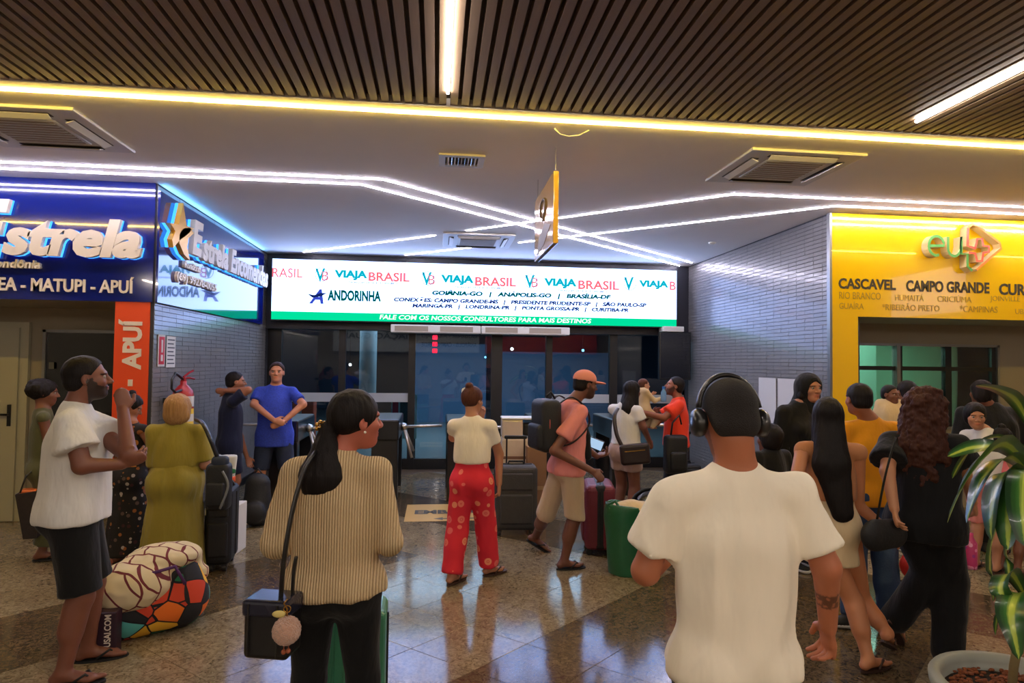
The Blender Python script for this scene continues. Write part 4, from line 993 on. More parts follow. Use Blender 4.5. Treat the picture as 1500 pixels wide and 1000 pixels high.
        if curl: V = disp(V, Q, curl, (34, 34, 26), 6); V = disp(V, Q, curl * .5, (80, 80, 60), 8)
        return S.obj(name, V, Q, m, label=label)
    def flipflops(S, m, strap=None, name='flip_flop'):
        for i in (0, 1):
            an, fd = S.an[i], S.fd[i]; s = S.s; tr = np.cross(fd, A((0, 0, 1))); tr /= np.linalg.norm(tr); dn = np.cross(tr, fd); dn = dn if dn[2] < 0 else -dn
            pl = []
            for a in range(20):
                t = 2 * math.pi * a / 20; y = .065 + .135 * math.cos(t) ; x = (.043 + .008 * math.cos(t)) * math.sin(t) ; pl.append((x * s, y * s))
            o = an + dn * (.055 * s + .002); mb = MB(); mb.prism(pl, o + dn * .013, tr, fd, -dn, .013)
            f = mb.build(name, m, S.root)
            mb = MB(); c = o + fd * .145 * s - dn * .006
            for sd in (-1, 1): mb.tube([c, o + fd * .11 * s + tr * sd * .024 * s - dn * .045 * s, o + fd * .045 * s + tr * sd * .041 * s - dn * .004], [.005, .007, .006], 6)
            mb.build('strap', strap or m, f, smooth=True)
    def shoes(S, m, msole, name='shoe'):
        for i in (0, 1):
            an, fd = S.an[i], S.fd[i]; s = S.s; dn = A((0, 0, -1)); tr = np.cross(fd, -dn)
            if abs(fd[2]) > .1: dn = np.cross(tr, fd); dn = dn if dn[2] < 0 else -dn
            g = an + dn * .04 * s; L = [cap(an + dn * -.02, g - fd * .03 * s, .042 * s, .04 * s, k=.02), cap(g - fd * .03 * s, g + fd * .15 * s, .04 * s, .042 * s, dn, .62, .02), cap(an, g + fd * .1 * s, .04 * s, .036 * s, dn, .9, .02)]
            L.append(half(an + dn * .052 * s, dn)); V, Q = solid(L, .007); o = S.obj(name, V, Q, m)
            L = [cap(g - fd * .035 * s + dn * .008, g + fd * .16 * s + dn * .008, .043 * s, .045 * s, dn, .6, .02), half(an + dn * .042 * s, -dn), half(an + dn * (.055 * s + S.sole), dn)]
            V, Q = solid(L, .006); S.obj('sole', V, Q, msole, parent=o)
def strap(parent, pts, w, m, name='strap', flat=.25, O=None):
    """soft strap through world points, smoothed"""
    P = [Vector(p) for p in pts]; Z = []
    for i in range(len(P) - 1):
        p0, p1, p2, p3 = P[max(i - 1, 0)], P[i], P[i + 1], P[min(i + 2, len(P) - 1)]
        for t in range(6):
            t /= 6; Z.append(.5 * ((2 * p1) + (-p0 + p2) * t + (2 * p0 - 5 * p1 + 4 * p2 - p3) * t * t + (-p0 + 3 * p1 - 3 * p2 + p3) * t ** 3))
    Z.append(P[-1]); mb = MB(); o = Vector(parent.location) if O is None else Vector(O); mb.tube([z - o for z in Z], w, 8, flat=flat)
    return mb.build(name, m, parent, smooth=True)
# ------------------------------------------------------------------ cloth patterns
def vor_pattern(name, base, cols, scale=18, thr=.3, rough=.85, ring=None, jitter=1.0):
    m, nt, b = new_mat(name); tc = nt.nodes.new('ShaderNodeTexCoord'); v = nt.nodes.new('ShaderNodeTexVoronoi'); v.inputs['Scale'].default_value = scale; v.inputs['Randomness'].default_value = jitter
    nt.links.new(tc.outputs['Object'], v.inputs['Vector'])
    r = nt.nodes.new('ShaderNodeValToRGB'); r.color_ramp.interpolation = 'CONSTANT'; r.color_ramp.elements[0].color = (1, 1, 1, 1); r.color_ramp.elements[1].position = thr; r.color_ramp.elements[1].color = (0, 0, 0, 1)
    if ring:
        e = r.color_ramp.elements.new(ring[0]); e.color = (.25, .25, .25, 1); e = r.color_ramp.elements.new(ring[1]); e.color = (1, 1, 1, 1)
    nt.links.new(v.outputs['Distance'], r.inputs[0])
    c = nt.nodes.new('ShaderNodeValToRGB'); c.color_ramp.interpolation = 'CONSTANT'; c.color_ramp.elements[0].color = (*lin(cols[0]), 1); c.color_ramp.elements[1].color = (*lin(cols[-1]), 1); c.color_ramp.elements[1].position = (len(cols) - 1) / len(cols)
    for i, x in enumerate(cols[1:-1]): e = c.color_ramp.elements.new((i + 1) / len(cols)); e.color = (*lin(x), 1)
    sep = nt.nodes.new('ShaderNodeSeparateColor'); nt.links.new(v.outputs['Color'], sep.inputs[0]); nt.links.new(sep.outputs[0], c.inputs[0])
    mx = nt.nodes.new('ShaderNodeMix'); mx.data_type = 'RGBA'; mx.inputs[6].default_value = (*lin(base), 1); nt.links.new(r.outputs[0], mx.inputs[0]); nt.links.new(c.outputs[0], mx.inputs[7])
    nt.links.new(mx.outputs[2], b.inputs['Base Color']); b.inputs['Roughness'].default_value = rough; MATS[name] = m; return m
def cell_pattern(name, cols, scale=9, edge=(16, 14, 20)):
    m = vor_pattern(name, edge, cols, scale, 2.0); nt = m.node_tree
    v = nt.nodes.new('ShaderNodeTexVoronoi'); v.feature = 'DISTANCE_TO_EDGE'; v.inputs['Scale'].default_value = scale
    tc = [n for n in nt.nodes if n.bl_idname == 'ShaderNodeTexCoord'][0]; nt.links.new(tc.outputs['Object'], v.inputs['Vector'])
    g = nt.nodes.new('ShaderNodeMath'); g.operation = 'GREATER_THAN'; g.inputs[1].default_value = .04; nt.links.new(v.outputs['Distance'], g.inputs[0])
    mx = [n for n in nt.nodes if n.bl_idname == 'ShaderNodeMix'][0]; nt.links.new(g.outputs[0], mx.inputs[0]); return m
def line_pattern(name, base, line, scale=9):
    m, nt, b = new_mat(name); tc = nt.nodes.new('ShaderNodeTexCoord'); mp = nt.nodes.new('ShaderNodeMapping'); mp.inputs['Rotation'].default_value = (.4, .5, .7)
    br = nt.nodes.new('ShaderNodeTexBrick'); br.inputs['Scale'].default_value = scale; br.inputs['Mortar Size'].default_value = .035; br.inputs['Mortar Smooth'].default_value = 0
    br.inputs['Color1'].default_value = br.inputs['Color2'].default_value = (*lin(base), 1); br.inputs['Mortar'].default_value = (*lin(line), 1)
    br.inputs['Brick Width'].default_value = .7; br.inputs['Row Height'].default_value = .6
    nt.links.new(tc.outputs['Object'], mp.inputs[0]); nt.links.new(mp.outputs[0], br.inputs['Vector']); nt.links.new(br.outputs['Color'], b.inputs['Base Color']); b.inputs['Roughness'].default_value = .9; return m
def rib_knit(name, rgb, rgb2, freq=150):
    m, nt, b = new_mat(name); tc = nt.nodes.new('ShaderNodeTexCoord'); w = nt.nodes.new('ShaderNodeTexWave'); w.inputs['Scale'].default_value = freq / 6.28; w.inputs['Distortion'].default_value = .6; w.inputs['Detail'].default_value = 1; w.inputs['Detail Scale'].default_value = 3
    w.bands_direction = 'X'; nt.links.new(tc.outputs['Object'], w.inputs['Vector'])
    mx = nt.nodes.new('ShaderNodeMix'); mx.data_type = 'RGBA'; mx.inputs[6].default_value = (*lin(rgb2), 1); mx.inputs[7].default_value = (*lin(rgb), 1); nt.links.new(w.outputs['Fac'], mx.inputs[0])
    nt.links.new(mx.outputs[2], b.inputs['Base Color']); b.inputs['Roughness'].default_value = .95
    n = nt.nodes.new('ShaderNodeTexNoise'); n.inputs['Scale'].default_value = 40; nt.links.new(tc.outputs['Object'], n.inputs['Vector'])
    ad = nt.nodes.new('ShaderNodeMath'); ad.operation = 'MULTIPLY_ADD'; ad.inputs[1].default_value = .9; nt.links.new(n.outputs['Fac'], ad.inputs[0]); nt.links.new(w.outputs['Fac'], ad.inputs[2])
    bp = nt.nodes.new('ShaderNodeBump'); bp.inputs['Strength'].default_value = .7; bp.inputs['Distance'].default_value = .006; nt.links.new(ad.outputs[0], bp.inputs['Height']); nt.links.new(bp.outputs[0], b.inputs['Normal']); return m
def hairmat(name, rgb, rgb2=None):
    m, nt, b = new_mat(name); tc = nt.nodes.new('ShaderNodeTexCoord'); mp = nt.nodes.new('ShaderNodeMapping'); mp.inputs['Scale'].default_value = (60, 60, 4); n = nt.nodes.new('ShaderNodeTexNoise'); n.inputs['Scale'].default_value = 3
    nt.links.new(tc.outputs['Object'], mp.inputs[0]); nt.links.new(mp.outputs[0], n.inputs['Vector']); mx = nt.nodes.new('ShaderNodeMix'); mx.data_type = 'RGBA'
    mx.inputs[6].default_value = (*lin(rgb), 1); mx.inputs[7].default_value = (*lin(rgb2 or tuple(min(255, int(c * 1.8) + 6) for c in rgb)), 1); nt.links.new(n.outputs['Fac'], mx.inputs[0]); nt.links.new(mx.outputs[2], b.inputs['Base Color'])
    b.inputs['Roughness'].default_value = .6; b.inputs['Specular IOR Level'].default_value = .2; bp = nt.nodes.new('ShaderNodeBump'); bp.inputs['Strength'].default_value = .5; bp.inputs['Distance'].default_value = .004; nt.links.new(n.outputs['Fac'], bp.inputs['Height']); nt.links.new(bp.outputs[0], b.inputs['Normal']); return m
H_black = hairmat('hair_black', (14, 11, 11)); H_brown = hairmat('hair_brown', (52, 28, 20)); H_blond = hairmat('hair_blond', (112, 76, 44), (190, 148, 98)); H_dark = hairmat('hair_dark_brown', (34, 20, 16))
H_curl = hairmat('hair_curly_brown', (34, 18, 14), (84, 46, 34)); H_buzz = mat('hair_buzz', (26, 19, 17), .8, bump=.6, bscale=400, noise=.3, nscale=200)
F_white = fabric('cloth_white', (240, 230, 210)); F_white2 = fabric('cloth_white_cool', (222, 220, 216)); F_black = fabric('cloth_black', (17, 17, 19), .2); F_navy = fabric('cloth_navy', (20, 26, 52)); F_pink = fabric('cloth_salmon', (226, 140, 134))
F_khaki = fabric('cloth_khaki', (190, 168, 140)); F_mustard = fabric('cloth_mustard', (142, 128, 52), .1); F_orange = fabric('cloth_orange', (236, 66, 38)); F_yellow = fabric('cloth_yellow', (222, 148, 24)); F_cream = fabric('cloth_cream', (214, 190, 150))
F_mauve = fabric('cloth_mauve', (172, 144, 134)); F_olive = fabric('cloth_olive', (84, 84, 56)); F_beigetop = fabric('cloth_tan', (176, 118, 78)); F_denim = mat('denim', (40, 62, 96), .85, noise=.5, nscale=7, bump=.2, bscale=90); F_denimd = mat('denim_dark', (26, 38, 62), .85, noise=.6, nscale=6, bump=.2, bscale=90)
F_blue = mat('cloth_blue_print', (42, 66, 176), .8, noise=.55, nscale=60, bump=.2, bscale=40)
F_red = vor_pattern('red_trouser_print', (212, 36, 56), [(232, 120, 104), (228, 108, 104), (236, 148, 112)], 10.5, .30, ring=(.10, .14), jitter=.6)
F_floral = vor_pattern('floral_print', (18, 14, 14), [(150, 90, 36), (90, 70, 60), (60, 24, 24), (170, 160, 150)], 22, .32); F_knit = rib_knit('rib_knit', (226, 202, 160), (172, 142, 102), 190)
F_tex = cell_pattern('bag_print', [(196, 62, 34), (30, 110, 74), (236, 180, 50), (90, 180, 176), (226, 110, 30), (30, 30, 34)], 9); F_blanket = line_pattern('blanket_print', (214, 198, 160), (110, 40, 48), 7)
L_black = mat('leather_black', (18, 18, 20), .35, coat=.3, noise=.1); L_nylon = mat('nylon_black', (20, 21, 25), .6, bump=.2, bscale=60); R_black = mat('rubber_black', (16, 16, 18), .6); R_brown = mat('sandal_brown', (60, 36, 26), .6); M_goldm = mat('gold_metal', (214, 170, 90), .25, metal=1)
SK1, SK2, SK3, SKL = (152, 98, 72), (118, 72, 52), (176, 122, 92), (190, 138, 108)

def floor_ank(px, py, s=1.0, sole=.015):   # ankle above the floor point the photograph shows
    p = WZ(px, py, 0.0); p[2] = .055 * s + sole; return p
# 13 man with headphones, nearest
p = Person('man in a plain white t-shirt seen from behind wearing black over-ear headphones', 1075, 554, 1.78, 2, 0.98, (172, 104, 72), head=4, tilt=-14, hx=1070, X=None, shw=1.10,
           armL=[(-.262, -.0, 1.105), (-.13, .19, 1.09)], armR=[(.258, -.04, 1.12), (.305, .03, .925)], handL=dict(d=(.5, .8, .2), n=(.6, -.3, .7), curl=.6), handR=dict(curl=.45), beard=.5)
p.body(tattoo=(1, .36, .58)); p.hair('buzz', H_buzz, .0005); p.shirt(F_white, hem=.50, sleeve=.74, o=.020, flare=.018, neck=.072, amp=.013, drape=.002, vox=.0075); p.bottoms(F_black, .04, .014, .03, name='trousers'); p.shoes(R_black, M_white)
hp = empty('headphones', tuple(p.O + p.hc), label='black over-ear headphones with a blue-lit band on the man in the white t-shirt', cat='headphones')
k = p.k
mb = MB(); mb.tube([p.HR @ A((.094 * math.sin(t), -.01, .02 + .115 * math.cos(t))) * k for t in np.linspace(-1.45, 1.45, 22)], .0075, 8, flat=1.8); mb.build('headband', L_black, hp, smooth=True)
for sd in (-1, 1):
    mb = MB(); c = p.HR @ A((sd * .092, -.004, -.012)) * k
    Mx = Matrix.Translation(Vector(c)) @ Matrix([list(r) + [0] for r in p.HR] + [[0, 0, 0, 1]]) @ Matrix.Rotation(sd * math.pi / 2, 4, 'Y')
    mb.lathe([(0, -.014), (.034, -.014), (.04, -.006), (.042, .006), (.036, .018), (.02, .024), (0, .025)], 20, M=Mx); mb.build('ear_cup', L_black, hp, smooth=True)
ph = empty('phone', tuple(p.O + p.wr[0] + A((.08, .09, .06))), label='black phone held in front by the man in the white t-shirt', cat='phone', rot=(-.6, 0, 0)); MB().rbox(-.037, .037, -.005, .005, -.02, .12, .004, 2).build('case', L_black, ph)

# 7 woman in the knit sweater
p = Person('woman in a beige ribbed knit sweater and black trousers with a low black ponytail', 498, 572, 2.62, 4, 1.14, (178, 98, 78), True, head=58, hx=523, tilt=0, shw=1.0, hs=1.06, stance=.135,
           armL=[(-.225, -.03, .985), (-.10, .17, .95)], armR=[(.215, -.02, .985), (.08, .2, .96)], handL=dict(n=(0, 0, 1), curl=.5), handR=dict(n=(0, 0, 1), curl=.5))
p.body(); p.hair('pony', H_black, .003, .36, w=.15, side=-.02)
p.shirt(F_knit, hem=.497, long=True, o=.018, name='sweater', neck=.068, amp=.010, drape=.004, vox=.008); p.bottoms(F_black, .05, .010, .012, name='trousers', top=.6); p.shoes(R_black, M_white)
mb = MB()
for a in range(7): t = a * .9; mb.sphere((.018 * math.cos(t), -.0, .018 * math.sin(t)), .009, 8, 6)
mb.sphere((0, -.008, 0), .008, 8, 6); mb.build('hair_clip', M_goldm, p.root, tuple(p.h(-.035, -.135, -.02)), smooth=True)
mb = MB(); mb.sphere((0, 0, 0), .0055, 8, 6); mb.build('earring', mat('pearl', (230, 220, 205), .2), p.root, tuple(p.h(.082, -.0, -.040)), smooth=True)
# her handbag
c = W(400, 912, 2.45); hb = empty('handbag', tuple(c - A((0, 0, .11))), -.25, 'small boxy black leather handbag at the hip of the knit sweater woman', 'handbag')
mb = MB(); mb.rbox(-.085, .085, -.06, .06, 0, .2, .018, 3); mb.build('body', L_black, hb); MB().rbox(-.09, .09, -.066, .066, .15, .212, .014, 3).build('flap', mat('leather_sheen', (34, 36, 52), .25, coat=.5), hb)
for x_ in (-.06, .05): mb = MB(); mb.tube([(x_, -.068, .2), (x_, -.07, .02)], .003, 6); mb.build('piping', L_black, hb)
for q in (((425, 872), 2.47),):
    ring = W(*q[0], q[1]); mb = MB(); mb.tube([Vector(ring - A(hb.location)) + Vector((.012 * math.cos(t), 0, .012 * math.sin(t))) for t in np.linspace(0, 6.28, 12, False)], .0025, 6, closed=True)
st_ = empty('bag_strap', tuple(W(425, 872, 2.47)), label='thin black strap from the boxy handbag up to the knit sweater shoulder', cat='strap')
strap(st_, [W(411, 880, 2.42), W(416, 820, 2.40), W(428, 750, 2.42), W(445, 690, 2.46), W(462, 663, 2.55), W(468, 662, 2.66)], .009, L_black, 'front_strap', 1.6)
strap(st_, [W(428, 880, 2.46), W(430, 840, 2.44), W(434, 815, 2.44)], .007, L_black, 'lower_strap', 1.6)
pm = empty('pompom_charm', tuple(W(420, 923, 2.36)), label='fluffy pale pink pompom charm hanging on the boxy black handbag', cat='charm')
mb = MB(); mb.sphere((0, 0, 0), .047, 40, 28); V = A(mb.v); V *= (1 + .09 * rng.rand(len(V)))[:, None]; mb.v = [tuple(x) for x in V]; mb.build('pompom', mat('fluff_pink', (206, 160, 136), .95, noise=.2, nscale=60, bump=1, bscale=200, sheen=.6), pm)
mb = MB(); mb.tube([(0, 0, .05), (.0, 0, .075), (-.012, 0, .095), (.0, 0, .11)], .003, 6); mb.tube([(.012 * math.cos(t), 0, .075 + .012 * math.sin(t)) for t in np.linspace(0, 6.28, 12, False)], .002, 6, closed=True); mb.build('gold_ring', M_goldm, pm, smooth=True)
mb = MB(); mb.sphere((-.028, 0, .058), .016, 10, 8, (1.5, .4, .8)); mb.sphere((-.016, 0, .04), .01, 8, 6, (.8, .4, 1.4)); mb.build('fabric_leaf', mat('leaf_yellow', (214, 196, 120), .8), pm, smooth=True)
mb = MB(); mb.tube([(-.008, 0, -.045), (-.009, 0, -.07)], .0015, 5); mb.tube([(.008, 0, -.045), (.007, 0, -.068)], .0015, 5); mb.sphere((-.009, 0, -.075), .009, 8, 6); mb.sphere((.007, 0, -.072), .009, 8, 6); mb.build('beads', mat('bead_rust', (170, 92, 60), .4), pm, smooth=True)

# 2 man in the white t-shirt at the left
p = Person('bearded man in a white t-shirt and black shorts with arms folded, one hand raised', 117, 521, 3.72, 68, 1.2, (120, 72, 54), head=66, hx=125, tilt=4, shw=1.02, vox=.008, beard=.9,
           armR=[W(120, 682, 3.5), W(178, 680, 3.6)], armL=[W(188, 665, 3.62), W(180, 600, 3.7)], handR=dict(d=A((.9, .3, .35)), n=A((0, .8, .5)), curl=.35), handL=dict(d=A((-.15, .1, 1)), n=A((-.6, .9, 0)), curl=.55),
           feetL=[floor_ank(128, 968), A((.85, .25, 0))], feetR=[floor_ank(92, 1004), A((.95, .1, 0))])
p.body(); p.hair('short', H_black, .002)
p.shirt(F_white2, hem=.485, sleeve=.62, o=.026, flare=.045, neck=.072, amp=.007, drape=.03); p.bottoms(F_black, .275, .02, .05); p.flipflops(R_black)
# 1 woman in olive at far left
p = Person('woman in a sleeveless olive jumpsuit with curly black hair by the kiosk door', 68, 556, 5.75, 60, .98, SK2, True, head=70, hx=66, tilt=-6, armR=[W(76, 665, 5.65), W(95, 700, 5.7)], armL=[W(70, 665, 6.0), W(80, 700, 6.1)], feetR=[floor_ank(60, 822), A((.9, .3, 0))], feetL=[floor_ank(84, 818), A((.9, .3, 0))])
p.body(); p.hair('afro', H_black, .004, curl=.006); p.bottoms(F_olive, .09, .014, .05, name='trousers', top=.62); p.shirt(F_olive, hem=.52, sleeve=.08, name='top', neck=.085, o=.008, flare=0); p.flipflops(R_black)
tb = empty('tote_bag', tuple(W(37, 795, 5.6) * A((1, 1, 0)) + A((0, 0, .24))), .3, 'slim dark patterned tote bag held behind the white t-shirt man', 'bag')
MB().add([(-.06, -.08, .36), (.1, -.08, .38), (.1, .08, .38), (-.06, .08, .36), (-.0, -.07, 0), (.09, -.07, 0), (.09, .07, 0), (-.0, .07, 0)], [(0, 3, 2, 1), (4, 5, 6, 7), (0, 1, 5, 4), (1, 2, 6, 5), (2, 3, 7, 6), (3, 0, 4, 7)]).build('body', mat('dark_print', (36, 26, 24), .7, noise=.8, nscale=30), tb)
MB().rbox(-.04, .07, -.06, .06, .36, .385, .01, 2).build('orange_content', mat('content_orange', (220, 110, 40), .6), tb)
mb = MB(); mb.tube([(-.03, -.07, .37), (0, -.05, .5), (.05, 0, .55), (.08, .05, .5), (.08, .07, .37)], .007, 6); mb.build('handle', L_black, tb, smooth=True)
# 3 woman in the floral dress
p = Person('woman in a black floral dress looking down between two standing people', 196, 578, 5.65, 28, 1.12, SK1, True, head=75, hx=193, tilt=-28, armL=[W(172, 665, 5.7), W(190, 690, 5.9)], armR=[W(226, 660, 5.6), W(215, 690, 5.85)])
p.body(); p.hair('bun', H_black, .003); p.shirt(vor_pattern('floral_top', (24, 16, 16), [(190, 120, 50), (150, 90, 50), (40, 24, 20)], 14, .45), hem=.56, sleeve=.12, name='dress_top', neck=.11, o=.008, flare=.0); p.skirt(F_floral, .06, .016, .22, .62, 'dress_skirt'); p.flipflops(R_brown)
# 4 woman in the mustard dress
p = Person('woman in a long mustard green dress with a blond bob seen from behind', 262, 578, 5.32, -4, 1.42, SKL, True, head=-8, hx=262, tilt=-12, shw=1.08, hs=1.34, armL=[W(232, 690, 5.35), W(250, 700, 5.6)], armR=[W(300, 680, 5.35), W(285, 690, 5.6)], feetR=[floor_ank(292, 846), A((.3, -.9, 0))], kneeR=(.09, .0, .40))
p.body(); p.hair('bob', H_blond, .004, vox=.006); p.shirt(F_mustard, hem=.60, long=False, sleeve=.88, name='dress_top', neck=.06, o=.018, flare=.02, amp=.006); p.skirt(F_mustard, .045, .034, .255, .62, 'dress_skirt', amp=.012, sc=(9, 9, .8)); p.flipflops(R_black)
# 5 boy in navy
p = Person('boy in a dark navy t-shirt raising one bent arm in front of his face', 340, 544, 7.2, 62, .95, SK1, head=70, hx=345, tilt=0, armR=[W(364, 571, 7.05), W(330, 572, 7.1)], armL=[W(352, 640, 7.4), W(362, 670, 7.4)], handR=dict(curl=.5))
p.body(); p.hair('short', H_black, .002); p.shirt(F_navy, hem=.44, sleeve=.7, o=.02, flare=.02, drape=.02, amp=.006); p.bottoms(F_navy, .3, .018, .03); p.shoes(R_black, M_white)
# 6 man in blue
p = Person('man in a blue t-shirt and denim shorts facing the camera, hands clasped', 405, 530, 7.5, 176, 1.12, (196, 132, 100), head=172, hx=406, tilt=4, armL=[W(444, 592, 7.4), W(412, 620, 7.27)], armR=[W(372, 592, 7.4), W(402, 616, 7.22)], stance=.19,
           handL=dict(d=A((-.9, -.1, -.3)), n=A((0, 1, 0)), curl=.4), handR=dict(d=A((.9, -.1, -.25)), n=A((0, 1, 0)), curl=.4))
p.body(); p.hair('short', H_dark, .002); p.shirt(F_blue, hem=.43, sleeve=.72, o=.016, flare=.012, drape=.012, amp=.004); p.bottoms(F_denimd, .28, .02, .04); p.flipflops(R_brown)
# 8 woman in red trousers
p = Person('woman in red printed trousers and a cream t-shirt with her hair in a bun', 693, 566, 5.0, 14, 1.06, SK3, True, head=42, hx=693, tilt=-4, armL=[W(664, 640, 5.15), W(705, 612, 5.3)], armR=[W(731, 665, 5.05), W(731, 708, 5.02)], feetL=[floor_ank(662, 856), A((.6, .75, 0))], feetR=[floor_ank(716, 843), A((.85, .5, 0))], handL=dict(d=A((.1, -.1, 1)), n=A((-.3, -.9, 0)), curl=.5))
p.body(); p.hair('bun', H_brown, .002); p.shirt(F_white, hem=.605, sleeve=.55, o=.012, flare=.01, neck=.074, amp=.005); p.bottoms(F_red, .055, .016, .05, name='trousers', top=.64, amp=.006); p.flipflops(R_brown, name='sandal')
mb = MB(); mb.sphere((0, 0, 0), .02, 8, 6, (.6, 1, 1.3)); mb.sphere((.012, 0, .018), .013, 8, 6); mb.build('hair_claw', M_white, p.root, tuple(p.h(-.045, -.09, .075)), smooth=True)
# 9 man with the pink cap
p = Person('man in a salmon t-shirt, khaki shorts and pink cap walking with a backpack', 832, 543, 5.25, 76, 1.05, (108, 66, 50), head=78, hx=846, tilt=-8, beard=.6, lean=.05, armR=[W(812, 660, 5.05), W(868, 690, 4.98)], armL=[W(850, 650, 5.5), W(874, 668, 5.4)],
           handR=dict(d=A((.75, -.1, -.6)), n=A((-.4, .9, -.3)), curl=.5), handL=dict(d=A((.9, -.2, .25)), n=A((-.2, -.2, 1)), curl=.5), feetL=[floor_ank(784, 806) + A((0, 0, .05)), A((.75, -.35, -.35))], feetR=[floor_ank(826, 834), A((.95, .15, 0))], kneeL=W(800, 752, 5.4))
p.body(); p.shirt(F_pink, hem=.475, sleeve=.66, o=.018, flare=.02, drape=.01, amp=.005); p.bottoms(F_khaki, .265, .016, .04); p.flipflops(R_black); p.hair('short', H_black, .002)
V, Q = solid([ell(p.h(0, -.016, .05), A((.09, .108, .085)) * p.k, p.HR, .01), half(p.h(0, 0, .035), -p.hu)], .008); cp = p.obj('cap', V, Q, mat('cap_pink', (222, 140, 122), .8)); 
V, Q = solid([ell(p.h(0, .115, .037), A((.07, .075, .012)) * p.k, p.HR, .01)], .006); p.obj('brim', V, Q, MATS['cap_pink'], parent=cp)
bp = empty('backpack', tuple(p.P((0, -.155, 1.0)) + p.O), -math.radians(76), 'black backpack with pink piping worn by the man in the pink cap', 'backpack')
MB().rbox(-.145, .145, -.13, .05, -.03, .40, .055, 5).build('body', L_nylon, bp, smooth=True); MB().rbox(-.12, .12, -.165, -.08, -.01, .20, .035, 4).build('front_pocket', L_nylon, bp, smooth=True)
mb = MB(); mb.tube([(-.146 * math.cos(t), -.07, .20 + .2 * math.sin(t)) for t in np.linspace(-.2, 3.3, 16)], .004, 6); mb.build('piping', mat('piping_pink', (190, 90, 90), .5), bp, smooth=True)
mb = MB(); mb.tube([(0, .04, .40), (0, .0, .46), (0, -.04, .42)], .01, 6); mb.build('grab_handle', L_nylon, bp, smooth=True)
fr, rr, O = p.f, p.r, p.O
for sd in (1, -1): strap(bp, [O + fr * -.12 + rr * sd * .10 + A((0, 0, 1.37)), O + fr * -.02 + rr * sd * .12 + A((0, 0, 1.42)), O + fr * .1 + rr * sd * .13 + A((0, 0, 1.33)), O + fr * .12 + rr * sd * .16 + A((0, 0, 1.2)), O + fr * -.02 + rr * sd * .19 + A((0, 0, 1.07)), O + fr * -.13 + rr * sd * .14 + A((0, 0, 1.02))], .022, L_nylon, 'shoulder_strap', .3).matrix_parent_inverse.identity()
for c_ in bp.children:
    if c_.name.startswith('shoulder_strap'): # built in world axes: undo the pack's turn
        c_.rotation_euler = (0, 0, math.radians(76))
pn2 = empty('phone', tuple(W(872, 650, 5.25)), -.5, 'phone with a bright picture held by the man in the pink cap', 'phone', rot=(-.2, .35, -.3))
MB().rbox(-.07, .07, -.005, .005, -.045, .045, .004, 2).build('case', L_black, pn2); MB().box(-.062, .062, -.0065, -.005, -.038, .038).build('screen_glow', emis('phone_screen', (170, 200, 230), .9), pn2)
jk = empty('jacket', tuple(W(855, 620, 5.15)), label='black jacket hanging from the chest of the pink cap man', cat='jacket')
V, Q = solid([cap(W(846, 595, 5.25) - A(jk.location), W(856, 640, 5.15) - A(jk.location), .035, .05, (0, 1, 0), .6), cap(W(856, 640, 5.15) - A(jk.location), W(862, 668, 5.15) - A(jk.location), .05, .03, (0, 1, 0), .6)], .009); V = disp(V, Q, .008, (25, 25, 9)); link('cloth', npmesh('cloth', V, Q), F_black, jk)
# 10 woman with crossbody bag
p = Person('woman in a white t-shirt and mauve shorts with long black hair and a crossbody bag', 917, 558, 6.6, 52, 1.22, (120, 74, 58), True, head=66, hx=926, tilt=-4, armR=[W(942, 625, 6.45), W(952, 648, 6.6)], armL=[W(935, 620, 6.8), W(956, 605, 6.9)])
p.body(); p.hair('long', H_black, .004, .36, w=.1); p.shirt(F_white2, hem=.56, sleeve=.6, o=.016, flare=.02, amp=.005); p.bottoms(F_mauve, .38, .022, .05, name='shorts', top=.62); p.flipflops(R_black)
cb = empty('crossbody_bag', tuple(W(930, 664, 6.3)), -.3, 'brown black crossbody bag with gold zip at the white t-shirt woman hip', 'handbag')
MB().rbox(-.15, .15, -.05, .05, -.11, .1, .03, 4).build('body', mat('leather_brown', (38, 24, 24), .35, coat=.2), cb, rot=(0, -.12, 0)); mb = MB(); mb.tube([(-.1, -.053, .02), (.1, -.053, .045)], .005, 6); mb.build('zip', M_goldm, cb)
strap(cb, [W(912, 655, 6.35), W(903, 635, 6.38), W(900, 610, 6.42), W(905, 598, 6.5)], .014, MATS['leather_brown'], 'strap', 1.5).rotation_euler = (0, 0, .3)
# 12 man in orange and the baby he holds
p = Person('bearded man in a bright orange t-shirt leaning toward a baby', 990, 551, 6.9, -72, 1.15, (140, 84, 64), head=-78, hx=986, tilt=14, beard=.8, lean=-.02, armL=[W(972, 612, 6.7), W(938, 603, 6.65)], armR=[W(962, 618, 7.1), W(945, 622, 6.95)], handL=dict(n=(0, 0, 1), curl=.4), handR=dict(n=(0, 0, 1), curl=.4))
p.body(); p.hair('short', H_black, .002); p.shirt(F_orange, hem=.5, sleeve=.66, o=.022, flare=.03, drape=.02, amp=.006); p.bottoms(F_black, .06, .014, .03, name='trousers'); p.shoes(R_black, M_black)
p = Person('baby in cream long sleeves held up by the orange shirt man', 941, 572, 6.78, 70, 1.25, SKL, head=80, H=.68, z0=.86, hs=1.55, shw=1.1, hx=943, armR=[(.11, .08, .44), (.1, .2, .47)], armL=[(-.1, .08, .45), (-.08, .2, .5)], handR=dict(curl=.5), feetL=(-.05, .1, .15), feetR=(.05, .1, .15), sole=0, vox=.009)
p.body(); p.hair('buzz', H_brown, .001); p.shirt(F_cream, hem=.36, long=True, name='baby_suit', o=.01, neck=.07, amp=.002); p.bottoms(F_cream, .16, .01, .012, name='trousers')
bt = empty('bottle', tuple(W(972, 588, 6.7)), label='small blue water bottle between the baby and the orange shirt man', cat='bottle')
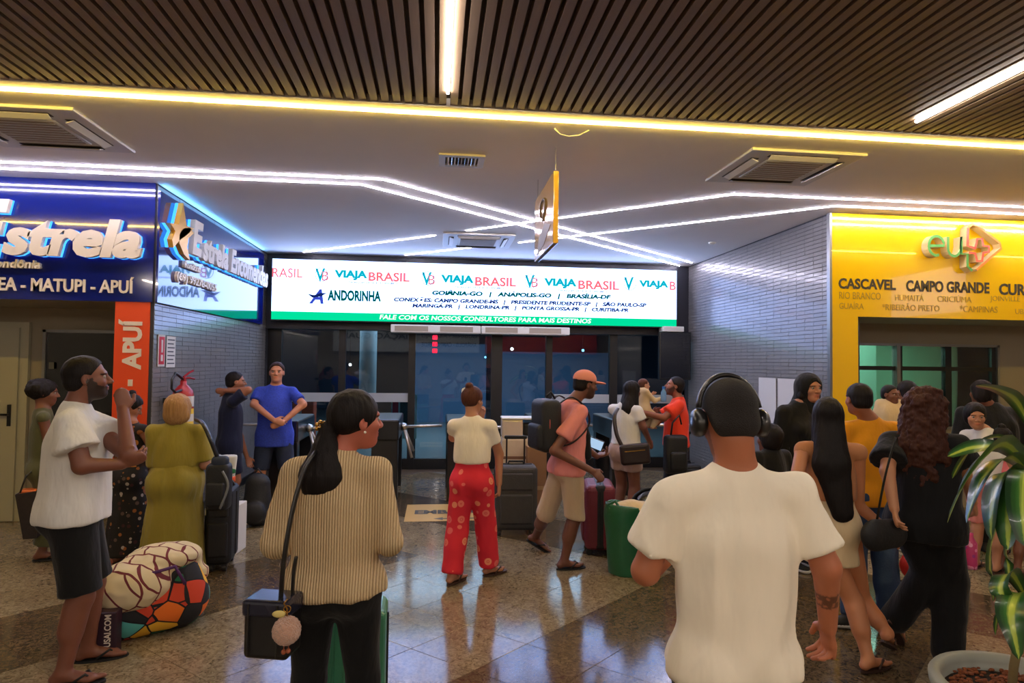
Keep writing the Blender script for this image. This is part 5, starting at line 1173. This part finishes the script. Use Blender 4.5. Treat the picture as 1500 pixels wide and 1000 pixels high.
mb = MB(); mb.lathe([(0, 0), (.03, 0), (.032, .02), (.03, .1), (.014, .13), (.012, .14), (0, .14)], 14); mb.build('body', mat('bottle_blue', (120, 170, 220), .1, alpha=.7), bt, smooth=True); mb = MB(); mb.lathe([(0, .138), (.016, .138), (.016, .165), (0, .165)], 12); mb.build('cap', mat('cap_blue', (40, 110, 200), .4), bt)
bb = empty('shoulder_bag', tuple(W(990, 660, 6.6)), .1, 'black bag hanging at the hip of the orange shirt man', 'bag')
MB().rbox(-.13, .12, -.07, .07, -.24, .17, .045, 4).build('body', L_nylon, bb, smooth=True); MB().rbox(-.1, .09, -.1, -.04, -.2, .0, .03, 3).build('front_pocket', L_nylon, bb, smooth=True)
mb = MB(); mb.tube([(-.06, 0, .16), (-.04, -.0, .3), (.04, .0, .38), (.08, .03, .28)], .01, 6); mb.build('strap', L_nylon, bb, smooth=True)
# 14 hooded person
p = Person('person in a black hooded jacket looking at the camera beside the yellow pillar', 1172, 547, 5.1, 165, 1.15, (172, 118, 92), True, head=172, hx=1184, tilt=0, hs=1.06, shw=1.05)
p.body(); V, Q = solid([ell(p.h(0, -.02, .02), A((.105, .115, .115)) * p.k, p.HR, .01), cap(p.h(0, -.05, -.05), p.h(0, -.06, -.18), .09 * p.k, .13 * p.k, k=.04), ell(p.h(0, .115, -.01), A((.068, .1, .095)) * p.k, p.HR, .01, True)], .009); V = disp(V, Q, .004, (12, 12, 12)); p.obj('hood', V, Q, F_black)
p.hair('long', H_black, .003, .15, w=.06); p.shirt(F_black, hem=.44, long=True, name='jacket', o=.03, neck=.05, amp=.01); p.bottoms(F_black, .05, .016, .03, name='trousers'); p.shoes(R_black, M_white)
# 15 dark haired child behind
p = Person('child with black hair behind the right shoulder of the headphones man', 1128, 621, 4.7, -20, 1.1, SK2, head=-20, hs=1.3, shw=1.15, vox=.012)
p.body(); p.hair('bob', H_black, .003, vox=.009); p.shirt(F_black, hem=.44, o=.022, amp=.006); p.bottoms(F_black, .28); p.flipflops(R_black)
# 16 woman tan top cream skirt
p = Person('woman in a tan sleeveless top and cream skirt with very long black hair', 1215, 583, 3.5, 24, 1.06, (186, 122, 84), True, head=18, hx=1212, tilt=-6, armL=[W(1160, 735, 3.4), W(1190, 800, 3.6)], armR=[W(1256, 740, 3.5), W(1298, 775, 3.42)], feetL=[floor_ank(1272, 984), A((.9, .3, 0))], feetR=[floor_ank(1300, 965) + A((0, 0, .08)), A((.6, .5, -.4))], kneeL=W(1250, 880, 3.45), kneeR=W(1262, 880, 3.6))
p.body(); p.hair('long', H_black, .003, .52, w=.11, side=.05, vox=.006); p.shirt(F_beigetop, hem=.61, sleeve=.1, name='top', neck=.1, o=.006, flare=0, amp=.002); p.skirt(F_cream, .37, .016, .16, .63, 'skirt', amp=.003); p.flipflops(R_brown)
# 17 man in yellow
p = Person('man in a yellow t-shirt and jeans with short black hair seen from behind', 1272, 561, 4.15, 8, 1.1, (150, 92, 64), head=2, hx=1258, tilt=0, feetL=[floor_ank(1248, 920), A((-.9, .3, 0))], feetR=[floor_ank(1302, 915), A((.6, .6, 0))], armL=[(-.25, .02, .98), (-.2, .15, .8)], armR=[(.26, .02, .98), (.2, .22, .9)])
p.body(); p.hair('short', H_black, .002); p.shirt(F_yellow, hem=.47, sleeve=.65, o=.016, flare=.02, amp=.006); p.bottoms(F_denim, .05, .014, .03, name='jeans', amp=.006); p.shoes(R_black, M_white)
# 20 woman in black with curly hair
p = Person('woman all in black with long curly brown hair striding past the yellow shirt man', 1352, 569, 3.42, 40, 1.12, (190, 132, 96), True, head=72, hx=1358, tilt=-2, shw=1.05, armL=[W(1300, 690, 3.4), W(1310, 745, 3.3)], armR=[W(1410, 680, 3.35), W(1425, 735, 3.45)],
           feetL=[floor_ank(1312, 948) + A((0, 0, .10)), A((.55, .3, -.75))], feetR=[floor_ank(1388, 973), A((.9, .4, 0))], kneeL=W(1362, 838, 3.45), kneeR=W(1392, 850, 3.4))
p.body(); p.hair('curly', H_curl, .003, .44, w=.14, curl=.016, vox=.0065); p.shirt(F_black, hem=.45, sleeve=.68, o=.03, flare=.035, amp=.008, drape=.02); p.bottoms(F_black, .035, .018, .05, name='trousers'); p.flipflops(R_brown)
sb = empty('shoulder_bag', tuple(W(1296, 782, 3.3)), .2, 'black shoulder bag carried low by the woman all in black', 'bag'); V, Q = solid([cap((-.07, 0, 0), (.07, 0, 0), .09, .085, (0, 1, 0), .5)], .008); V = disp(V, Q, .006, (14, 14, 10)); link('body', npmesh('body', V, Q), L_nylon, sb)
strap(sb, [W(1284, 765, 3.3), W(1296, 700, 3.22), W(1312, 640, 3.25)], .008, L_black).rotation_euler = (0, 0, -.2)
rb_ = empty('plastic_bag', tuple(W(1332, 825, 3.9)), 0, 'red plastic bag hanging between the jeans and the black trousers', 'bag'); V, Q = solid([ell((0, 0, 0), (.06, .05, .09), k=.01), cap((0, 0, .06), (.0, 0, .16), .02, .012)], .008); V = disp(V, Q, .014, (22, 22, 12)); link('body', npmesh('body', V, Q), mat('plastic_red', (200, 50, 44), .3), rb_)
wb_ = empty('bottle', tuple(W(1421, 832, 3.9)), 0, 'pink patterned drink bottle hanging beside the woman all in black', 'bottle'); mb = MB(); mb.lathe([(0, 0), (.04, 0), (.042, .03), (.042, .17), (.02, .21), (.02, .235), (0, .235)], 16); mb.build('body', vor_pattern('bottle_pink', (200, 60, 120), [(230, 150, 190), (160, 60, 140)], 30, .4, .3), wb_, smooth=True); mb = MB(); mb.tube([(.0, 0, .235), (-.02, 0, .3), (0, 0, .33)], .004, 6); mb.build('loop', mat('loop_pink', (214, 120, 170), .5), wb_, smooth=True)
# the group by the yellow kiosk
p = Person('small child with a cream sleeve held up in front of the kiosk window', 1304, 575, 5.2, -150, 1.1, SK2, head=165, H=.8, z0=.74, hs=1.5, hx=1304, armL=[(-.12, .1, .5), (-.2, .2, .52)], vox=.010, feetL=(-.06, .1, .2), feetR=(.06, .1, .2), sole=0)
p.body(); p.hair('short', H_black, .002); p.shirt(F_cream, hem=.4, sleeve=.8, o=.014, amp=.003); p.bottoms(F_denimd, .2, .01, .015)
p = Person('dark haired man behind the cream sleeved child in front of the kiosk window', 1328, 557, 5.5, 10, 1.15, SK1, head=5, vox=.013)
p.body(); p.hair('short', H_black, .002); p.shirt(F_navy, hem=.45, o=.02, amp=.006); p.bottoms(F_denimd, .05, .014, .03, name='jeans'); p.shoes(R_black, M_white)
p = Person('large person in a puffy black jacket facing the kiosk window', 1450, 557, 5.4, 12, 1.35, SK2, head=5, hx=1437, shw=1.15, vox=.013)
p.body(); p.hair('bob', H_black, .004); p.shirt(F_black, hem=.42, long=True, name='jacket', o=.05, amp=.016, neck=.05); p.bottoms(F_black, .05, .014, .03, name='trousers'); p.shoes(R_black, M_black)
p = Person('girl in a white and pink top looking back beside the woman in black', 1441, 590, 4.9, 60, .9, SK3, True, head=-150, hx=1427, tilt=-6, hs=1.1, vox=.011, armL=[(-.2, .05, .95), (-.15, .2, .9)], armR=[(.2, .0, .85), (.22, .1, .68)])
p.body(); p.hair('bob', H_black, .003); p.shirt(F_white2, hem=.52, sleeve=.6, o=.014, amp=.004); p.bottoms(F_pink, .28, .014, .02); p.flipflops(R_brown)
p = Person('child in a pink top with dark hair half hidden by the plant leaves', 1476, 627, 4.8, 80, 1.0, SK2, True, head=60, hx=1466, tilt=-20, hs=1.15, vox=.011)
p.body(); p.hair('bun', H_black, .003); p.shirt(mat('cloth_rose', (226, 120, 130), .85), hem=.5, sleeve=.6, o=.014, amp=.004); p.bottoms(mat('cloth_coral', (226, 84, 60), .85), .34, .014, .02); p.flipflops(R_brown)
# ------------------------------------------------------------------ luggage
def suitcase(loc, rz, w, d, h, m, label, handle=0, soft=True, trim=None, group='suitcases'):
    e = empty('suitcase', loc, rz, label, 'suitcase', group); trim = trim or R_black
    MB().rbox(-w / 2, w / 2, -d / 2, d / 2, .05, h, .05 if soft else .04, 4).build('shell', m, e, smooth=False)
    mb = MB(); mb.rbox(-w * .38, w * .38, -d / 2 - .02, -d / 2 + .02, .12, h * .58, .018, 3); mb.rbox(-w * .38, w * .38, -d / 2 - .018, -d / 2 + .02, h * .64, h * .9, .018, 3); mb_ = mb
    if soft:
        MB().rbox(-w * .38, w * .38, -d / 2 - .02, -d / 2 + .02, .12, h * .6, .018, 3).build('front_pocket', m, e); MB().rbox(-w * .38, w * .38, -d / 2 - .014, -d / 2 + .02, h * .66, h * .9, .014, 3).build('top_pocket', m, e)
    else:
        for k in range(5): MB().rbox(-w * .36 + k * w * .17, -w * .36 + k * w * .17 + .02, -d / 2 - .006, -d / 2 + .02, .12, h * .92, .005, 2).build('rib', m, e)
    mb = MB()
    for x in (-1, 1): mb.tube([(x * (w / 2 + .001), -.0, .1), (x * (w / 2 + .001), 0, h - .05)], .008, 6)
    mb.tube([(-w / 2 + .05, 0, h + .002), (w / 2 - .05, 0, h + .002)], .008, 6); mb.build('zip', trim, e)
    mb = MB(); mb.tube([(-.08, 0, h - .005), (-.07, 0, h + .03), (.07, 0, h + .03), (.08, 0, h - .005)], .011, 8); mb.build('top_handle', trim, e, smooth=True)
    if handle:
        mb = MB()
        for x in (-.09, .09): mb.tube([(x, d / 4, h - .02), (x, d / 4, h + handle)], .009, 8)
        mb.build('telescopic_rod', mat('rod_dark', (60, 50, 54), .35, metal=.6), e); MB().rbox(-.115, .115, d / 4 - .016, d / 4 + .016, h + handle - .015, h + handle + .02, .012, 3).build('grip', R_black, e)
    for x in (-1, 1):
        for y in (-1, 1):
            mb = MB(); mb.lathe([(0, -.014), (.026, -.014), (.028, 0), (.026, .014), (0, .014)], 14, M=Matrix.Translation((x * (w / 2 - .05), y * (d / 2 - .04), .028)) @ Matrix.Rotation(math.pi / 2, 4, 'Y'))
            mb.box(x * (w / 2 - .05) - .02, x * (w / 2 - .05) + .02, y * (d / 2 - .04) - .02, y * (d / 2 - .04) + .02, .035, .06); mb.build('wheel', R_black, e)
    return e
def onfloor(px, py): p = WZ(px, py, 0); return (p[0], p[1] , 0)
S_grey = mat('suitcase_grey', (58, 58, 60), .7, noise=.15, nscale=20, bump=.3, bscale=150); S_mar = mat('suitcase_maroon', (112, 30, 46), .5, coat=.2, bump=.2, bscale=100); S_teal = mat('suitcase_teal', (66, 138, 106), .35, coat=.3)
x, y, _ = onfloor(757, 786); suitcase((x, y + .14, 0), -.05, .42, .26, .68, S_grey, 'dark grey soft suitcase with raised handle behind the woman in red trousers', .26)
x, y, _ = onfloor(760, 770); bx = empty('wrapped_box', (x + .02, y + .35, 0), -.05, 'tall cream plastic wrapped box with brown straps behind the grey suitcase', 'box')
M_wrap = mat('wrap_cream', (206, 188, 170), .3, noise=.08, coat=.3, bump=.3, bscale=20)
MB().rbox(-.18, .26, -.15, .15, 0, .88, .02, 2).build('body', M_wrap, bx); MB().rbox(-.18, .05, -.13, .13, .88, 1.08, .02, 2).build('upper_bundle', M_wrap, bx)
for z in (.3, .5, .66): MB().box(-.183, .263, -.153, .153, z, z + .03).build('strap', mat('strap_brown', (120, 84, 66), .6), bx)
MB().rbox(-.185, .22, -.14, .14, 1.08, 1.1, .008, 2).build('lid', M_white, bx); MB().rbox(.05, .3, -.1, .1, .9, 1.04, .03, 2).build('black_bundle', L_nylon, bx)
x, y, _ = onfloor(786, 768); cb2 = empty('cardboard_box', (x - .0, y + .12, 0), 0, 'tall narrow cardboard box standing beside the grey suitcase', 'box')
M_card = mat('cardboard', (140, 104, 76), .8, noise=.08); MB().box(-.1, .1, -.12, .12, 0, .80).build('body', M_card, cb2); MB().box(-.1, .1, -.122, -.12, .36, .4).build('tape', mat('tape', (170, 140, 100), .3), cb2); MB().box(-.1, .1, -.12, .12, .80, .806).build('flap', M_card, cb2)
x, y, _ = onfloor(884, 818); suitcase((x + .02, y + .26, 0), math.radians(-100), .44, .27, .62, S_mar, 'maroon suitcase with black middle band behind the green tote bag', 0)
sc_ = [o for o in COL.objects if o.name.startswith('suitcase')][-1]; MB().rbox(-.222, .222, -.05, .05, .06, .625, .03, 3).build('black_band', L_nylon, sc_)
x, y, _ = onfloor(317, 836); suitcase((x, y + .12, 0), .1, .2, .34, .66, mat('suitcase_black', (20, 20, 22), .6, bump=.2, bscale=80), 'narrow black suitcase beside the mustard dress', 0)
suitcase((W(508, 900, 3.05)[0], 3.12, 0), .02, .36, .24, .55, S_teal, 'teal green hard suitcase standing in front of the knit sweater woman', 0, soft=False)
x, y, _ = onfloor(1012, 745); suitcase((x, y + .2, 0), .1, .36, .24, .5, MATS['suitcase_black'], 'black suitcase with raised dark handle behind the headphones man', .36)
# white box with a dark window, carrier bag, bags behind the mustard dress
x, y, _ = onfloor(350, 816); wbx = empty('carton', (x - .15, y + .15, 0), -.08, 'white carton with a printed dark panel beside the black suitcase', 'box')
MB().rbox(-.13, .11, -.16, .16, 0, .42, .006, 2).build('body', M_white, wbx); MB().rbox(-.12, .04, -.163, -.158, .1, .36, .002, 1).build('printed_panel', mat('print_dark', (46, 34, 30), .4, noise=.8, nscale=20), wbx)
mb = MB(); mb.tube([(-.12, -.166, .1), (-.12, -.166, .36), (.05, -.166, .36), (.05, -.166, .1)], .006, 6, closed=True); mb.build('printed_frame', M_black, wbx); MB().box(-.015, .0, -.167, -.163, .1, .36).build('printed_bar', M_white, wbx)
cb3 = empty('carrier_bag', (wbx.location[0] - .06, wbx.location[1], .42), .1, 'white plastic carrier bag with green and orange stripes on the white carton', 'bag')
V, Q = solid([cap((0, 0, .02), (0, 0, .40), .09, .13, (0, 1, 0), .5, .03), half((0, 0, .43), (0, 0, 1)), half((0, 0, 0), (0, 0, -1))], .009); V = disp(V, Q, .012, (14, 14, 7)); link('body', npmesh('body', V, Q), mat('plastic_white', (220, 218, 210), .35), cb3)
for z0, z1, m in ((.27, .32, mat('stripe_green', (20, 110, 60), .5)), (.2, .245, mat('stripe_orange', (226, 90, 40), .5)), (.06, .1, MATS['stripe_green']), (.01, .045, MATS['stripe_orange'])): 
    V, Q = solid([cap((0, 0, z0), (0, 0, z1), .118 if z0 > .15 else .098, None, (0, 1, 0), .56, .004), half((0, 0, z1), (0, 0, 1)), half((0, 0, z0), (0, 0, -1))], .008); V = V[:]; link('stripe', npmesh('stripe', V, Q), m, cb3)
bk = empty('backpack', onfloor(352, 792), 0, 'black backpack standing on the floor behind the white carrier bag', 'backpack'); bk.location[1] += .55; bk.location[2] = 0
V, Q = solid([cap((0, 0, .14), (0, 0, .42), .15, .12, (0, 1, 0), .7, .03), ell((0, -.1, .15), (.11, .06, .11), k=.03), half((0, 0, .0), (0, 0, -1))], .011); V = disp(V, Q, .008, (12, 12, 8)); link('body', npmesh('body', V, Q), L_nylon, bk); mb = MB(); mb.tube([(-.04, 0, .52), (0, 0, .58), (.04, 0, .52)], .01, 6); mb.build('handle', L_nylon, bk, smooth=True)
sb2 = empty('shoulder_bag', tuple(W(321, 700, 5.1)), 0, 'black strappy shoulder bag hanging on the mustard dress woman', 'bag')
MB().rbox(-.085, .085, -.07, .07, -.24, .12, .04, 4).build('body', L_nylon, sb2, smooth=True); MB().rbox(-.065, .065, -.10, -.05, -.2, -.02, .02, 3).build('front_pocket', L_nylon, sb2, smooth=True); MB().rbox(-.05, .07, -.06, .03, .08, .17, .03, 3).build('dark_pouch', mat('pouch_navy', (30, 40, 62), .7), sb2, smooth=True)
strap(sb2, [W(318, 668, 5.08), W(307, 640, 5.05), W(297, 620, 5.1), W(288, 615, 5.25)], .016, L_black, 'strap', 1.4); strap(sb2, [W(326, 690, 5.0), W(334, 712, 4.98), W(322, 745, 5.0)], .007, mat('strap_grey', (120, 124, 130), .6), 'loose_strap', 1.4)
# green tote, black plastic bags
x, y, _ = onfloor(940, 848); gt = empty('tote_bag', (x, y + .17, 0), .04, 'big green plastic tote bag with a cream cloth inside', 'bag')
V, Q = solid([cap((-.08, 0, .03), (-.1, 0, .52), .14, .16, (0, 1, 0), .9, .02), cap((.1, 0, .03), (.1, 0, .5), .14, .17, (0, 1, 0), .9, .02), half((0, 0, .545), (.12, 0, 1)), half((0, 0, 0), (0, 0, -1)), cap((-.12, 0, .52), (.12, 0, .5), .13, None, (0, 1, 0), .9, .01, sub=True)], .0095); V = disp(V, Q, .010, (10, 10, 6)); link('body', npmesh('body', V, Q), mat('plastic_green', (24, 92, 58), .4, noise=.2, nscale=6, coat=.2), gt)
V, Q = solid([ell((-.02, 0, .5), (.2, .12, .085), k=.02)], .01); V = disp(V, Q, .014, (12, 12, 9)); link('cloth_inside', npmesh('cloth_inside', V, Q), F_cream, gt)
mb = MB(); mb.tube([(-.22, -.02, .5), (-.25, -.05, .56), (-.2, -.08, .6), (-.14, -.1, .5)], .012, 6); mb.tube([(.16, -.12, .5), (.2, -.14, .6), (.24, -.1, .62), (.24, -.04, .5)], .012, 6); mb.build('handle', MATS['plastic_green'], gt, smooth=True)
for i, (px, py, Y, rx, rz, lb) in enumerate(((925, 745, 5.75, .2, .2, 'crumpled black plastic bag between the maroon suitcase and green tote'), (950, 722, 6.1, .2, .24, 'larger black plastic bag with a curved rim behind the green tote'))):
    c = W(px, py, Y); e = empty('plastic_bag', (c[0], Y, 0), 0, lb, 'bag'); V, Q = solid([ell((0, 0, c[2] * .5), (rx, rx * .8, c[2] * .62), k=.02), half((0, 0, 0), (0, 0, -1))], .011); V = disp(V, Q, .03, (9, 9, 9)); V[:, 2] = np.maximum(V[:, 2], 0); link('body', npmesh('body', V, Q), mat('plastic_black', (18, 18, 20), .25, coat=.4), e)
    if i: mb = MB(); mb.tube([(.19 * math.cos(t), -.05, c[2] * .75 + .16 * math.sin(t)) for t in np.linspace(.2, 2.9, 14)], .012, 6); mb.build('rim', R_black, e, smooth=True)
# patterned duffel with a blanket, dark shopping bag in front
x, y, _ = onfloor(195, 950); db = empty('duffel_bag', (x - .02, y + .28, 0), .5, 'bulky duffel bag with bright green, orange and yellow print by the white t-shirt man', 'bag')
V, Q = solid([cap((-.12, 0, .16), (.14, 0, .17), .2, .2, (0, 0, 1), .95, .03), ell((.14, 0, .26), (.15, .17, .18), k=.04), half((0, 0, 0), (0, 0, -1))], .009); V = disp(V, Q, .012, (7, 7, 7)); V[:, 2] = np.maximum(V[:, 2], 0); link('body', npmesh('body', V, Q), F_tex, db)
mb = MB(); mb.tube([(-.1, -.19, .28), (-.06, -.2, .4), (.1, -.19, .42), (.16, -.18, .3)], .012, 6, flat=.5); mb.build('handle', mat('purple_band', (84, 40, 96), .7), db, smooth=True)
bl = empty('blanket', (db.location[0], db.location[1], .3), .5, 'cream blanket with maroon line pattern bundled on the bright duffel bag', 'blanket')
V, Q = solid([ell((-.12, -.09, .01), (.22, .16, .15), k=.05), ell((.06, .02, .13), (.22, .17, .09), k=.05), cap((.2, .04, .1), (.28, .02, .0), .07, .05, k=.05)], .009); V = disp(V, Q, .014, (6, 6, 8)); V = disp(V, Q, .006, (16, 16, 16), 3, ridge=True); link('cloth', npmesh('cloth', V, Q), F_blanket, bl)
x, y, _ = onfloor(146, 962); sk = empty('shopping_bag', (x - .03, y + .03, 0), .12, 'small dark plum shopping bag with white lettering behind the flip flops', 'bag')
MB().rbox(-.1, .11, -.05, .05, 0, .25, .006, 2).build('body', mat('plum', (44, 18, 36), .5), sk)
sign_text('USAI.COM', (0, -.05, 0), (0, 0, 1), (-1, 0, 0), (0, -1, 0), (.06, .24), (-.085, -.05), .001, M_cream, sk, bold=.02)
MB().rbox(-.07, .0, -.053, -.049, .015, .05, .002, 1).build('orange_mark', mat('mark_orange', (214, 110, 60), .6), sk)

# ------------------------------------------------------------------ potted plant in the corner
c = W(1506, 1018, 2.62); PX, PY, PZ = c[0], 2.62, c[2]
pot = empty('potted_plant', (PX, PY, 0), 0, 'striped corn plant with arching leaves in a large pale round pot', 'plant')
mb = MB(); mb.lathe([(.0, 0), (.22, 0), (.25, .04), (.33, PZ - .06), (.375, PZ - .02), (.38, PZ + .02), (.37, PZ + .035), (.335, PZ + .035), (.325, PZ), (.32, PZ - .05), (0, PZ - .05)], 48); mb.build('pot', mat('pot_pale', (150, 154, 146), .5, noise=.05), pot, smooth=True)
mb = MB(); mb.lathe([(0, PZ - .05), (.325, PZ - .05), (.32, PZ - .04), (0, PZ - .035)], 32); mb.build('soil', mat('soil', (36, 24, 18), .95), pot)
mb = MB()
for i in range(700):
    a, r = rng.uniform(0, 6.28), .315 * math.sqrt(rng.rand()); mb.sphere((r * math.cos(a), r * math.sin(a), PZ - .035 + rng.uniform(0, .012)), rng.uniform(.008, .017), 6, 4, (1, .8, .5))
s_ = mb.build('bark_chips', mat('bark', (120, 64, 36), .9, noise=.6, nscale=30), pot); tag(s_, kind='stuff')
M_stem = mat('stem', (112, 96, 60), .8, bump=.4, bscale=50)
mb = MB(); mb.tube([(0.03, 0, PZ - .06), (.05, .0, PZ + .3), (.04, -.02, PZ + .62)], .022, 10); mb.tube([(-.06, .03, PZ - .06), (-.05, .02, PZ + .12), (-.04, .0, PZ + .26)], .018, 10); mb.build('stem', M_stem, pot, smooth=True)
def leafmat():
    m, nt, b = new_mat('leaf_striped'); tc = nt.nodes.new('ShaderNodeTexCoord'); sp = nt.nodes.new('ShaderNodeSeparateXYZ'); nt.links.new(tc.outputs['UV'], sp.inputs[0])
    n = nt.nodes.new('ShaderNodeTexNoise'); n.inputs['Scale'].default_value = 14; mp = nt.nodes.new('ShaderNodeMapping'); mp.inputs['Scale'].default_value = (1, .12, 1); nt.links.new(tc.outputs['UV'], mp.inputs[0]); nt.links.new(mp.outputs[0], n.inputs['Vector'])
    ma = nt.nodes.new('ShaderNodeMath'); ma.operation = 'MULTIPLY_ADD'; ma.inputs[1].default_value = .22; nt.links.new(n.outputs['Fac'], ma.inputs[0]); nt.links.new(sp.outputs[0], ma.inputs[2])
    r = nt.nodes.new('ShaderNodeValToRGB'); cr = r.color_ramp; cols = [(0, (26, 60, 28)), (.40, (46, 96, 40)), (.50, (164, 184, 66)), (.66, (180, 198, 84)), (.76, (60, 112, 44)), (1, (24, 56, 26))]
    cr.elements[0].position = 0; cr.elements[0].color = (*lin(cols[0][1]), 1); cr.elements[1].position = 1; cr.elements[1].color = (*lin(cols[-1][1]), 1)
    for q, c_ in cols[1:-1]: e = cr.elements.new(q); e.color = (*lin(c_), 1)
    nt.links.new(ma.outputs[0], r.inputs[0]); nt.links.new(r.outputs[0], b.inputs['Base Color']); b.inputs['Roughness'].default_value = .3; b.inputs['Coat Weight'].default_value = .3; return m
M_leaf = leafmat()
def leaf(pts, w, twist=0.0):
    w *= 1.25
    """arching blade through world points with a folded midrib"""
    P = [Vector(p) for p in pts]; Z = []
    for i in range(len(P) - 1):
        p0, p1, p2, p3 = P[max(i - 1, 0)], P[i], P[i + 1], P[min(i + 2, len(P) - 1)]
        for t in range(5): t /= 5; Z.append(.5 * ((2 * p1) + (-p0 + p2) * t + (2 * p0 - 5 * p1 + 4 * p2 - p3) * t * t + (-p0 + 3 * p1 - 3 * p2 + p3) * t ** 3))
    Z.append(P[-1]); n = len(Z); v, f, uv = [], [], []; o = Vector(pot.location)
    for i, z in enumerate(Z):
        t = (Z[min(i + 1, n - 1)] - Z[max(i - 1, 0)]).normalized(); s = t.cross(Vector((0, 0, 1))); s = s.normalized() if s.length > .05 else Vector((0, 1, 0)); s = Matrix.Rotation(twist * (.5 + i / n), 3, t) @ s
        up = s.cross(t); q = i / (n - 1); ww = w * (math.sin(math.pi * min(1, q * .93 + .06)) ** .6) * (.45 + .55 * min(1, q * 3)); ww *= (1 if q < .97 else .3)
        for j, a in enumerate((-1, -.5, 0, .5, 1)):
            v.append(z - o + s * a * ww + up * (abs(a) * .22 * ww + .06 * ww * math.sin(9 * q + 2 * a))); uv.append(((a + 1) / 2, q))
    for i in range(n - 1):
        for j in range(4): f.append((i * 5 + j, i * 5 + j + 1, (i + 1) * 5 + j + 1, (i + 1) * 5 + j))
    k = len(v); v2 = [p + Vector((0, 0, -.0012)) for p in v]; f2 = [tuple(x + k for x in reversed(q)) for q in f]
    me = bpy.data.meshes.new('leaf'); me.from_pydata(v + v2, [], f + f2); u = me.uv_layers.new(); uu = uv + uv
    for l in me.loops: u.data[l.index].uv = uu[l.vertex_index]
    me.polygons.foreach_set('use_smooth', [True] * len(me.polygons)); return link('leaf', me, M_leaf, pot)
def lp(*a): return [W(x, y, Y) for x, y, Y in a]
leaf(lp((1512, 690, 2.75), (1470, 652, 2.6), (1425, 690, 2.45), (1388, 765, 2.35)), .05, .9); leaf(lp((1512, 700, 2.75), (1478, 670, 2.6), (1440, 700, 2.45), (1416, 765, 2.4)), .04, .5)
leaf(lp((1512, 700, 2.75), (1475, 690, 2.5), (1455, 730, 2.4), (1452, 790, 2.35)), .045, .7); leaf(lp((1514, 690, 2.75), (1490, 700, 2.45), (1478, 750, 2.35), (1476, 805, 2.3)), .045, .3)
leaf(lp((1514, 680, 2.75), (1465, 655, 2.8), (1425, 655, 2.85), (1388, 668, 2.9)), .035, -.6); leaf(lp((1512, 660, 2.8), (1460, 640, 2.85), (1420, 662, 2.9), (1395, 700, 2.95)), .03, .4)
leaf(lp((1516, 640, 2.8), (1490, 590, 2.7), (1465, 572, 2.6), (1430, 564, 2.5)), .03, .3); leaf(lp((1518, 700, 2.75), (1505, 690, 2.4), (1500, 740, 2.3), (1502, 800, 2.25)), .05, .2)
leaf(lp((1505, 760, 2.75), (1470, 760, 2.8), (1452, 800, 2.8), (1455, 880, 2.8)), .045, .9); leaf(lp((1505, 880, 2.75), (1480, 840, 2.7), (1465, 860, 2.6), (1475, 905, 2.6)), .04, .6)
leaf(lp((1510, 900, 2.75), (1492, 868, 2.6), (1480, 900, 2.5), (1492, 965, 2.45)), .045, .2); leaf(lp((1512, 900, 2.75), (1485, 870, 2.85), (1465, 890, 2.9), (1458, 930, 2.9)), .035, .5)
leaf(lp((1516, 660, 2.8), (1535, 600, 2.8), (1570, 580, 2.7), (1610, 620, 2.6)), .045, .3); leaf(lp((1516, 660, 2.8), (1530, 560, 2.9), (1550, 500, 2.95), (1600, 470, 3.0)), .045, .3); leaf(lp((1518, 700, 2.8), (1560, 680, 2.6), (1600, 740, 2.5), (1620, 820, 2.45)), .045, .3)
leaf(lp((1514, 700, 2.8), (1490, 720, 2.95), (1475, 780, 3.0), (1478, 850, 3.0)), .04, .8)
